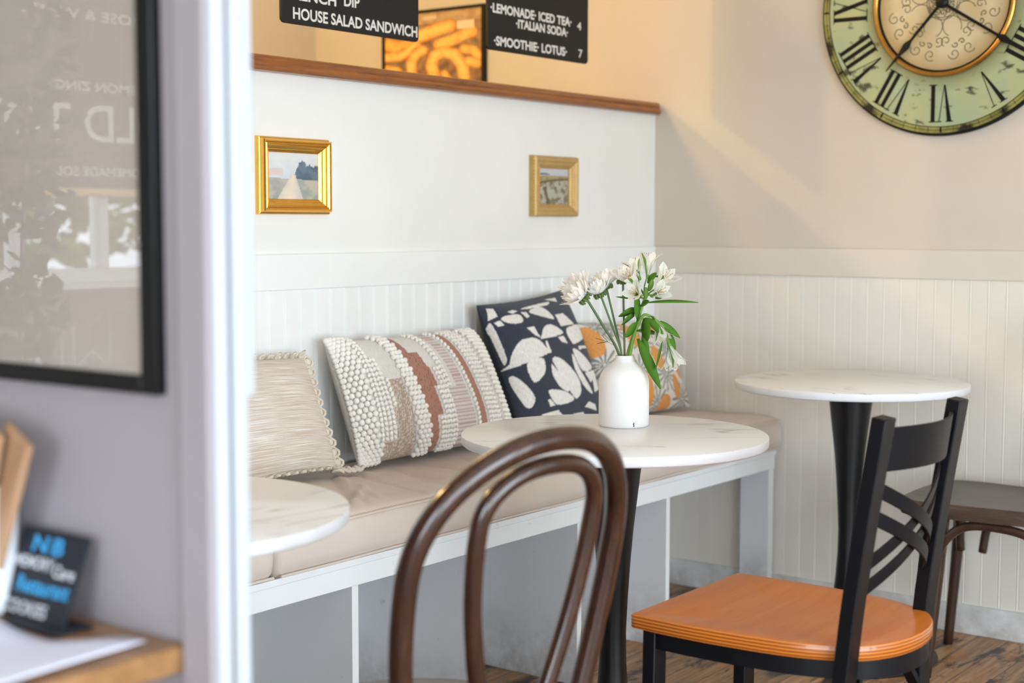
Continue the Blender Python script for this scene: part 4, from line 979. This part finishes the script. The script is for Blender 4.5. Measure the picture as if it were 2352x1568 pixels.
for k in range(10):
    R = Matrix.Rotation(2 * math.pi * k / 10, 2); p = R @ Vector((0, 0.027)); curl(p.x, p.y, 0.010, k, 1.3, 0.0014)
sw.to('scrollwork', plain('faded_sepia_ink', (110, 98, 66), 0.7), clock, angle=180)
def hand(name, ang, ln, spade, d):
    R = Matrix.Rotation(-ang, 2); P = [(-0.0045, -0.03), (0.0045, -0.03), (0.0038, spade - 0.02), (0.0085, spade - 0.008), (0.0105, spade), (0.0045, spade + 0.028), (0.0018, ln - 0.006), (0, ln), (-0.0018, ln - 0.006), (-0.0045, spade + 0.028), (-0.0105, spade), (-0.0085, spade - 0.008), (-0.0038, spade - 0.02)]
    P = [R @ Vector(p) for p in P]; m = M(); n = len(P); m.add([cp(p.x, p.y, d) for p in P] + [cp(p.x, p.y, d + 0.002) for p in P], [tuple(range(n)), tuple(range(n, 2 * n))[::-1]] + [(i, (i + 1) % n, n + (i + 1) % n, n + i) for i in range(n)])
    m.to(name, m_blackpaint, clock)
hand('hour_hand', math.radians(221.5), 0.238, 0.150, 0.012); hand('minute_hand', math.radians(122.5), 0.315, 0.205, 0.0155)
M().lathe([(0, 0.0), (0.016, 0.0), (0.016, 0.016), (0.012, 0.019), (0, 0.0195)], 32, mat=CM).to('hub', m_blackpaint, clock, angle=50)

# ------------------------------------------------------------------ gilt picture frames
def grid_picture(w, h, nx, ny, colf):
    m = M(); v = []; f = []; c = []
    for j in range(ny + 1):
        for i in range(nx + 1): s, t_ = i / nx, j / ny; v.append((w * (s - 0.5), 0, h * (t_ - 0.5))); c.append(colf(s, t_))
    for j in range(ny):
        for i in range(nx): a = j * (nx + 1) + i; f.append((a, a + 1, a + nx + 2, a + nx + 1))
    m.add(v, f); m.cols = np.array(c, np.float32); m.uv = [((p[0] / w) + .5, p[2] / h + .5) for p in v]; return m
def picture_frame(name, label, cat, c, w, h, prof, mat, colf, nx, ny, art):
    """prof: (inset from outer edge, stand-off from the wall)"""
    t = thing(name, label, cat, c); m = M(); v = []; f = []; n = len(prof)
    for sx, sz in ((-1, -1), (1, -1), (1, 1), (-1, 1)):
        for a, d in prof: v.append((sx * (w / 2 - a), -d, sz * (h / 2 - a)))
    for k in range(4):
        for i in range(n): f.append((k * n + i, k * n + (i + 1) % n, ((k + 1) % 4) * n + (i + 1) % n, ((k + 1) % 4) * n + i))
    m.add(v, f).to('frame', mat, t, angle=25)
    ins = prof[-2][0] - 0.002; p = grid_picture(w - 2 * ins, h - 2 * ins, nx, ny, colf).to('painting', m_attr_pic, t); p.location = (0, -art, 0); return t
def art_trees(s, t_):
    n = noise.fractal(Vector((s * 6, t_ * 6, 1.5)), 1, 2, 4); hz = 0.46 - 0.04 * s
    top = 0.86 - 0.05 * abs(math.sin(s * 23)) - 0.03 * abs(math.sin(s * 61)) - max(0, 0.62 - s) * 3.0 - 0.10 * s * (s > 0.75)
    c = mixc(lin((196, 206, 216)), lin((222, 222, 220)), t_ + 0.3 * n)
    if t_ < hz: c = mixc(lin((188, 180, 166)), lin((150, 158, 152)), n + 0.5)
    if hz < t_ < top and s > 0.45: c = mixc(lin((82, 100, 116)), lin((108, 126, 140)), n + 0.4)
    rd = abs(s - (0.5 - (0.55 - t_) * 0.12)) / max(0.05, (0.62 - t_) * 0.42)
    if t_ < 0.52 and rd < 1: c = mixc(lin((232, 214, 192)), lin((206, 200, 190)), rd + 0.4 * n)
    if 0.5 < t_ < 0.66 and s < 0.3: c = mixc(lin((222, 196, 190)), lin((206, 208, 206)), n + 0.4)
    return c
def art_shore(s, t_):
    n = noise.fractal(Vector((s * 9, t_ * 9, 4.5)), 1, 2, 5); c = mixc(lin((176, 182, 198)), lin((196, 198, 202)), t_)
    if t_ < 0.80: c = mixc(lin((166, 150, 112)), lin((140, 130, 100)), n + 0.3)
    if 0.80 < t_ < 0.855 - 0.12 * max(0, s - 0.3) * 3 and s < 0.5: c = lin((112, 108, 112))
    band = 0.62 + 0.10 * s - 0.12 * (s - 0.6) ** 2
    if abs(t_ - band) < 0.03: c = lin((110, 94, 66))
    if t_ < band - 0.03: c = mixc(lin((176, 172, 158)), lin((120, 112, 82)), n * 1.8 + 0.25)
    if t_ < 0.5 and abs(s - (0.22 + 0.25 * (0.5 - t_))) < 0.07 + 0.08 * n: c = lin((104, 96, 60))
    return c
goldp = [(0, 0), (0, 0.008), (0.0015, 0.012), (0.004, 0.013), (0.005, 0.016), (0.006, 0.023), (0.008, 0.026), (0.0105, 0.026), (0.012, 0.0235), (0.014, 0.0225), (0.016, 0.0235), (0.018, 0.022), (0.020, 0.0185), (0.024, 0.017), (0.027, 0.0155), (0.0285, 0.013), (0.032, 0.0115), (0.035, 0.0085), (0.035, 0.003)]
picture_frame('picture_frame', 'bright polished gold frame around a hazy picture, nearer the jamb', 'picture', (2.438, YA, (1.3345 + 1.160) / 2), 0.228, 0.1755, goldp, m_gold, art_trees, 70, 60, 0.0065)
dullp = [(0, 0), (0, 0.012), (0.002, 0.019), (0.006, 0.023), (0.012, 0.024), (0.017, 0.021), (0.019, 0.019), (0.023, 0.0195), (0.027, 0.017), (0.030, 0.013), (0.035, 0.010), (0.036, 0.003)]
pf2 = picture_frame('picture_frame', 'dull champagne gold frame with a grassy shore painting, nearer the corner', 'picture', (3.466, YA, (1.330 + 1.1585) / 2), 0.217, 0.171, dullp, m_dullgold, art_shore, 70, 60, 0.006)
for s in (-1, 1):
    bd = M()
    for k in range(14): bd.ell((s * (0.1085 - 0.0285), -0.0165, -0.052 + 0.008 * k), (0.0022, 0.0022, 0.003), 6, 4)
    bd.to('beading', m_gold, pf2, angle=180); bd = M()
    for k in range(17): bd.ell((s * 0.1075, -0.0165, -0.075 + 0.0094 * k), (0.0022, 0.0025, 0.0035), 6, 4)
    bd.to('beading', m_gold, pf2, angle=180)

# ------------------------------------------------------------------ menu boards above the half wall, poster behind
def menu_board(label, x0, x1, z0, z1, lines):
    k = 2.483 / 2.59; x0, x1 = x0 * k, x1 * k; z0, z1 = 1.14 + (z0 - 1.14) * k, 1.14 + (z1 - 1.14) * k
    lines = [(s, a * k, b * k, 1.14 + (z - 1.14) * k, c * k, bo) for s, a, b, z, c, bo in lines]
    t = thing('menu_board', label, 'sign', ((x0 + x1) / 2, 2.483, (z0 + z1) / 2), 0, 'black menu boards over the half wall')
    MM = Matrix(((1, 0, 0, 0), (0, 0, -1, 0), (0, 1, 0, 0), (0, 0, 0, 1)))
    M().prism(rrect(x1 - x0, z1 - z0, 0.012), -0.008, 0.0, MM).to('board', m_board, t, 0.001)
    for s, a, b, z, cap_, bold in lines:
        m = text_mesh(s, a - t.location.x, b - t.location.x, z - t.location.z, cap_, bold); o = m.to('lettering', m_letter, t); o.location = (0, -0.0006, 0)
    for s in (-1, 1): M().tube([(s * (x1 - x0) * 0.35, 0.004, (z1 - z0) / 2 - 0.01), (s * (x1 - x0) * 0.35, 0.004, CEIL - t.location.z)], 0.0012, 6).to('hanging_wire', m_black, t)
    return t
menu_board('black menu board listing the house salad sandwich, left of the pair', 2.512, 3.008, 1.614, 2.15, [('HOUSE SALAD SANDWICH', 2.549, 3.002, 1.6265, 0.0275, 0.024), ('FRENCH', 2.530, 2.697, 1.672, 0.0275, 0.024), ('DIP', 2.725, 2.781, 1.6765, 0.0275, 0.024)])
menu_board('black drinks menu board with lemonade and smoothie lines, right of the pair', 3.303, 3.798, 1.624, 2.15, [
    ('\u00b7LEMONADE\u00b7 ICED TEA\u00b7', 3.314, 3.708, 1.7285, 0.0255, 0.034), ('\u00b7ITALIAN SODA\u00b7', 3.432, 3.690, 1.6965, 0.0245, 0.034), ('\u00b7SMOOTHIE\u00b7 LOTUS\u00b7', 3.330, 3.685, 1.6385, 0.0255, 0.034),
    ('4', 3.738, 3.760, 1.722, 0.0245, 0.012), ('7', 3.746, 3.767, 1.640, 0.0255, 0.012)])
# poster of onion rings on the right wall, in the kitchen
PWd, PHt = 0.445, 0.343
pos = thing('onion_ring_poster', 'poster of golden fried onion rings on the kitchen wall between the menu boards', 'poster', (XB - 0.012, 3.39, 1.872 - PHt / 2), -math.pi / 2)
# rings as thick strokes: x across, y down from the top edge (both in hundredths of the poster width), stroke radius
STROKES = [([(30, 26), (46, 22), (60, 18), (67, 17)], 6.0, 0.2), ([(57, 35), (72, 31), (85, 26), (89, 25)], 5.2, 0.35), ([(2, 30), (15, 35), (27, 33)], 6.0, 0.75), ([(1, 44), (15, 44), (26, 40), (33, 34)], 4.6, 0.3),
    ([(29, 66), (28, 52), (33, 43), (40, 40)], 4.6, 0.15), ([(52, 68), (49, 57), (52, 47), (61, 43), (72, 47), (80, 58), (82, 72)], 5.2, 0.1), ([(82, 42), (91, 44), (96, 50)], 4.0, 0.5), ([(86, 55), (95, 58)], 4.2, 0.3), ([(2, 58), (12, 60), (18, 68)], 4.6, 0.55), ([(62, 66), (66, 72)], 3.0, 0.6)]
def c_rings(s, t_):
    x, y = s * 100, (1 - t_) * PHt / PWd * 137; n = noise.fractal(Vector((s * 14, t_ * 14, 9)), 1, 2, 4)
    c = mixc(lin((176, 136, 96)), lin((128, 96, 70)), n + 0.3 + y / 160)
    if y < 12: c = mixc(lin((200, 168, 126)), lin((176, 142, 104)), n + 0.4)
    for pts, r, dk in STROKES:
        d = 1e9
        for (ax, ay), (bx_, by) in zip(pts, pts[1:]):
            ux, uy = bx_ - ax, by - ay; k = max(0, min(1, ((x - ax) * ux + (y - ay) * uy) / (ux * ux + uy * uy))); d = min(d, math.hypot(x - ax - k * ux, y - ay - k * uy))
        w = r * 1.22 * (1 + 0.22 * n)
        if d < w: c = mixc(mixc(lin((255, 214, 120)), lin((250, 184, 84)), dk), lin((206, 122, 44)), (d / w) ** 2 * 0.9 + 0.5 * n)
    if 75 < x < 92 and 12 < y < 21: c = lin((242, 216, 184))
    if 40 < x < 54 and 4 < y < 8: c = lin((214, 196, 166))
    return c
pg = grid_picture(PWd, PHt, 130, 150, c_rings).to('print', m_attr_poster, pos); pg.location = (0, -0.002, 0)
fr = M()
for s in (-1, 1): fr.box((s * (PWd / 2 + 0.004) - 0.006, -0.006, -PHt / 2 - 0.009), (s * (PWd / 2 + 0.004) + 0.006, 0.010, PHt / 2 + 0.009)); fr.box((-PWd / 2 + 0.002, -0.006, s * (PHt / 2 + 0.004) - 0.005), (PWd / 2 - 0.002, 0.010, s * (PHt / 2 + 0.004) + 0.005))
fr.box((-PWd / 2, 0.002, -PHt / 2), (PWd / 2, 0.010, PHt / 2)); fr.to('frame', m_blackpaint, pos)
l = thing('ceiling_lamp', 'small brass-shaded ceiling lamp in the kitchen behind the half wall', 'lamp', (1.35, 3.70, CEIL), 0)
M().lathe([(0, 0), (0.05, 0), (0.05, -0.02), (0, -0.02)], 24).to('canopy', m_blackpaint, l); M().tube([(0, 0, -0.02), (0, 0, -0.2)], 0.006, 8).to('rod', m_blackpaint, l)
M().lathe([(0.02, -0.2), (0.09, -0.27), (0.087, -0.27), (0.018, -0.203)], 24).to('shade', m_brass, l)
l = thing('kitchen_fill_panel', 'flat rectangular ceiling light added as soft fill in the kitchen behind the half wall', 'lamp', (2.75, 3.25, CEIL), 0)  # fixture added to carry the kitchen fill light
M().box((-0.54, -0.19, -0.03), (0.54, 0.19, 0)).to('housing', m_trim_white, l, 0.003)

# ------------------------------------------------------------------ left foreground: framed glass, counter and what stands on it
FX = XW
fp = thing('framed_glass', 'large black-framed glass print reflecting the room, on the left wall', 'picture', (FX, 1.58, 1.48))
FY0, FY1, FZ0, FZ1 = 1.108, 2.05, 0.977, 1.98; fb = 0.0235; fd = 0.013
def fbx(lo, hi): return [tuple(a - b for a, b in zip(lo, fp.location)), tuple(a - b for a, b in zip(hi, fp.location))]
m = M()
for lo, hi in (((FX - fd, FY0, FZ0), (FX, FY0 + fb, FZ1)), ((FX - fd, FY1 - fb, FZ0), (FX, FY1, FZ1)), ((FX - fd, FY0 + fb, FZ0), (FX, FY1 - fb, FZ0 + 0.018)), ((FX - fd, FY0 + fb, FZ1 - fb), (FX, FY1 - fb, FZ1))): m.box(*fbx(lo, hi))
m.to('frame', m_blackpaint, fp, 0.002)
def mirror_print():
    t = NT('glazed_taupe_print'); n = t.noise(t.mapping(), 3, 4); c = t.ramp(n, [(0.3, lin((164, 152, 143))), (0.7, lin((176, 165, 156)))])
    return t.set(c, 0.6, spec=0.3, Coat_Weight=1.0, Coat_Roughness=0.0, Coat_IOR=2.6)
m = M().box(*fbx((FX - 0.007, FY0 + fb - 0.002, FZ0 + 0.016), (FX - 0.001, FY1 - fb + 0.002, FZ1 - fb + 0.002))); m.to('glazing', mirror_print(), fp)

KZ = 0.741
ct = thing('wall_counter', 'narrow oak counter fixed against the left wall', 'counter', (0.70, 1.6, 0))
M().box((0.42 - 0.7, 1.084 - 1.6, KZ - 0.027), (XW - 0.7, 2.6 - 1.6, KZ)).to('top', m_counter, ct, 0.003)
for y in (1.35, 2.4): M().box((0.46 - 0.7, y - 0.02 - 1.6, 0), (0.50 - 0.7, y + 0.02 - 1.6, KZ - 0.027)).to('leg', m_blackpaint, ct, 0.002)
# paper sheet, far edge curling up against the card
m = M(); v = []; f = []; nx, ny = 14, 20
for i in range(nx + 1):
    for j in range(ny + 1):
        y0_ = 1.112 + 0.185 * j / ny; e_ = max(0, min(1, (y0_ - 1.13) / 0.06)); x = 0.56 + (0.332 - 0.055 * e_ * e_ * (3 - 2 * e_)) * i / nx; y = 1.112 + 0.185 * j / ny - 0.03 * (1 - i / nx); k = max(0, (y - 1.20)) ; c = max(0, (i / nx - 0.45))
        v.append((x - 0.7, y - 1.25, KZ + 0.003 + 0.9 * k * k * (1 + 1.5 * c) + 0.003 * math.sin(3 * i / nx)))
for i in range(nx):
    for j in range(ny): a = i * (ny + 1) + j; f.append((a, a + 1, a + ny + 2, a + ny + 1))
pp = m.add(v, f).to('paper_menu', m_paper, None, angle=180, solid=0.001); pp.location = (0.7, 1.25, 0); tag(pp, 'curling white paper menu lying on the oak counter', 'paper')
m = M()
# chalk card
cdh = 0.094; cdw = 0.108
card = thing('chalk_card', 'small black card lettered in blue and white, propped against the left wall', 'sign', (0.868, 1.262, KZ + 0.0005), -math.pi / 2)
lean = Matrix.Rotation(math.radians(-22), 4, 'X')
M().box((-cdw / 2, 0, 0), (cdw / 2, 0.003, cdh), mat=lean).to('card', m_card, card, 0.0006)
for s, a, b, z, cp_, mt in (('N', -0.030, -0.006, 0.071, 0.017, m_blue), ('B', 0.002, 0.020, 0.071, 0.017, m_blue), ('MEMORY', -0.050, 0.012, 0.054, 0.012, m_chalk), ('Care', 0.014, 0.048, 0.050, 0.012, m_chalk), ('Restaurant', -0.036, 0.048, 0.030, 0.016, m_blue), ('COOKIES', -0.048, 0.022, 0.008, 0.013, m_chalk)):
    q = text_mesh(s, a, b, z, cp_, 0.02); q.v = [tuple(lean @ Vector((x, -0.0006, zz))) for x, y, zz in q.v]; q.to('lettering', mt, card)
M().box((-0.02, -0.018, 0), (cdw / 2 + 0.012, 0.028, 0.004)).to('base_strip', m_card, card, 0.001)  # flat dark strip along the bottom of the card
# cup with kraft sleeves
cup = M().lathe([(0, 0), (0.036, 0), (0.040, 0.003), (0.043, 0.132), (0.0445, 0.134), (0.041, 0.134), (0.0375, 0.006), (0, 0.005)], 48).to('cup', m_cup, None, angle=40)
cup.location = (0.866, 1.347, KZ + 0.0005); tag(cup, 'plain white cup holding kraft paper sleeves at the left edge of the counter', 'cup')
for k, (dx, dy, an, tw, lab) in enumerate([(0.006, -0.012, 0.40, 0.25, 'kraft paper sleeve leaning furthest right in the white cup'), (-0.006, 0.004, 0.30, 0.1, 'kraft paper sleeve standing in the middle of the white cup'), (0.0, 0.018, 0.16, -0.1, 'kraft paper sleeve standing most upright in the white cup')]):
    q = M(); w = 0.024
    q.prism([(-w, -0.0035), (w, -0.0045), (w * 1.05, 0.003), (0, 0.006), (-w, 0.004)], 0.0, 0.192); o = q.to('paper_sleeve', m_kraft, None, 0.0008); o.location = (0.866 + dx * 0.7, 1.347 + dy * 0.8 + 0.010, KZ + 0.012)
    o.rotation_euler = (an, -0.06, math.pi / 2 * 0.82 + tw); tag(o, lab, 'paper sleeve', 'kraft paper sleeves in the cup')
    o.rotation_euler = Matrix.Rotation(an, 3, 'X').to_euler() if False else (an, 0.0, 0.0); o.rotation_euler = (Matrix.Rotation(an, 3, 'X') @ Matrix.Rotation(1.2 + tw, 3, 'Z')).to_euler()

# ------------------------------------------------------------------ what the glass reflects: lettered shade over the entry window, trees outside
sg = thing('chalk_sign', 'grey chalk-lettered sign hung over the entry window behind the camera', 'sign', (-1.35, 4.27, 1.75))
M().box((-1.15, 0, -0.50), (1.15, 0.012, 0.55)).to('panel', plain('grey_chalk_panel', (104, 97, 91), 0.8), sg, 0.002)
for s, a, b, z, c_ in (('ROSE & WHITE', -0.28, 0.22, 0.08, 0.035), ('LEMON ZINGER', -0.28, 0.16, -0.16, 0.032), ('OLD TOWN', -0.40, 0.62, -0.33, 0.13), ('HOMEMADE SODAS', -0.30, 0.16, -0.45, 0.032)):
    o = text_mesh(s, a, b, z, c_, 0.012).to('lettering', m_letter, sg); o.location = (0, -0.002, 0)
def tree(label, loc_, h, r, seed):
    rnd = random.Random(seed); t = thing('tree', label, 'tree', loc_, 0, 'trees outside the entry window')
    M().tube(spline([(0, 0, 0), (0.05, 0.02, h * 0.35), (-0.03, 0.05, h * 0.8)], 5), [0.10 - 0.005 * i for i in range(11)], 10).to('trunk', m_bent, t)
    q = M()
    for i in range(1500):
        d = Vector((rnd.gauss(0, 1), rnd.gauss(0, 1), rnd.gauss(0, 1))).normalized() * r * rnd.random() ** 0.4; p = Vector((0, 0, h)) + Vector((d.x, d.y, d.z * 1.3)); a = Vector((rnd.gauss(0, 1), rnd.gauss(0, 1), rnd.gauss(0, 1))).normalized(); b = a.orthogonal().normalized(); s_ = rnd.uniform(0.05, 0.12)
        q.add([p - a * s_, p + b * s_ * 0.5, p + a * s_, p - b * s_ * 0.5], [(0, 1, 2, 3)])
    q.to('foliage', m_leaf_out, t, angle=180)
m_leaf_out = plain('garden_leaves', (122, 132, 62), 0.6, var=0.3, scale=3)
tree('leafy tree outside the entry window, nearest the partition side', (-1.2, 6.4, -0.1), 1.7, 1.0, 1)
tree('leafy tree outside the entry window, middle of the three', (-3.9, 8.4, -0.1), 2.0, 1.0, 2)
tree('leafy tree outside the entry window, furthest from the partition', (-6.6, 9.6, -0.1), 1.9, 1.1, 3)

tubes = lambda pts, r, nm, mt, par: M().tube(spline(pts, 6), r, 6).to(nm, mt, par, angle=180)
rail = tubes([(-2.45, 4.16, 1.215), (-1.9, 4.16, 1.235), (-1.4, 4.16, 1.242), (-0.9, 4.16, 1.238), (-0.4, 4.16, 1.22)], 0.016, 'warm_band_rail', plain('warm_band_yellow', (236, 196, 120), 0.4), None)  # added rail, stands in for a warm bright band in the reflection
tag(rail, 'bowed yellow rail added for the warm bright band reflected in the framed glass', 'rail')
bb = thing('chalk_board', 'grey board with a chalk bunting drawing under the entry window, seen in the framed glass', 'sign', (-1.2, 4.285, 0.74))
M().box((-0.75, 0, -0.16), (0.75, 0.01, 0.17)).to('panel', plain('grey_board_panel', (128, 120, 114), 0.8), bb, 0.002)
m_pink = plain('pink_chalk', (214, 150, 150), 0.85); m_gchalk = plain('green_chalk', (120, 150, 80), 0.85)
tubes([(-0.45, -0.002, 0.14), (-0.1, -0.002, 0.03), (0.2, -0.002, 0.0), (0.55, -0.002, 0.08)], 0.004, 'chalk_line', m_pink, bb)
for x, z in ((-0.20, 0.05), (0.0, 0.01), (0.22, 0.0)):
    tubes([(x - 0.075, -0.002, z), (x - 0.07, -0.002, z - 0.14), (x, -0.002, z - 0.10), (x + 0.07, -0.002, z - 0.14), (x + 0.075, -0.002, z)], 0.003, 'chalk_line', m_chalk, bb)
for ch_, x, mt in (('J', -0.03, m_chalk), ('U', 0.19, m_pink)):
    o = text_mesh(ch_, x, x + 0.06, -0.10, 0.09, 0.02).to('lettering', mt, bb); o.location = (0, -0.003, 0)
rnd = random.Random(8); ft = thing('added_indoor_tree', 'leafy indoor tree added by the entry window for the dark foliage reflected in the framed glass', 'plant', (-0.84, 3.85, 0))  # tree added to give the reflection its dark foliage shapes
M().lathe([(0, 0), (0.12, 0), (0.15, 0.28), (0.14, 0.28), (0.12, 0.24), (0, 0.24)], 24).to('pot', m_vase, ft, angle=40)
M().tube(spline([(0, 0, 0.2), (0.02, 0, 0.7), (-0.02, 0, 1.5)], 5), [0.015 - 0.0008 * i for i in range(11)], 8).to('trunk', m_bent_grey, ft)
q = M()
for i in range(420):
    h = rnd.uniform(0.75, 2.0); r_ = 0.17 * math.sin(math.pi * (h - 0.6) / 1.5) ** 0.6 * rnd.random() ** 0.5; a_ = rnd.uniform(0, 6.283); p = Vector((r_ * math.cos(a_), r_ * math.sin(a_), h)); a = Vector((rnd.gauss(0, 1), rnd.gauss(0, 1), rnd.gauss(0, .7))).normalized(); b = a.orthogonal().normalized(); w_ = rnd.uniform(0.03, 0.055)
    q.add([p - a * w_, p + b * w_ * 0.45, p + a * w_, p - b * w_ * 0.45], [(0, 1, 2, 3)])
q.to('foliage', m_leaf_dark, ft, angle=180)
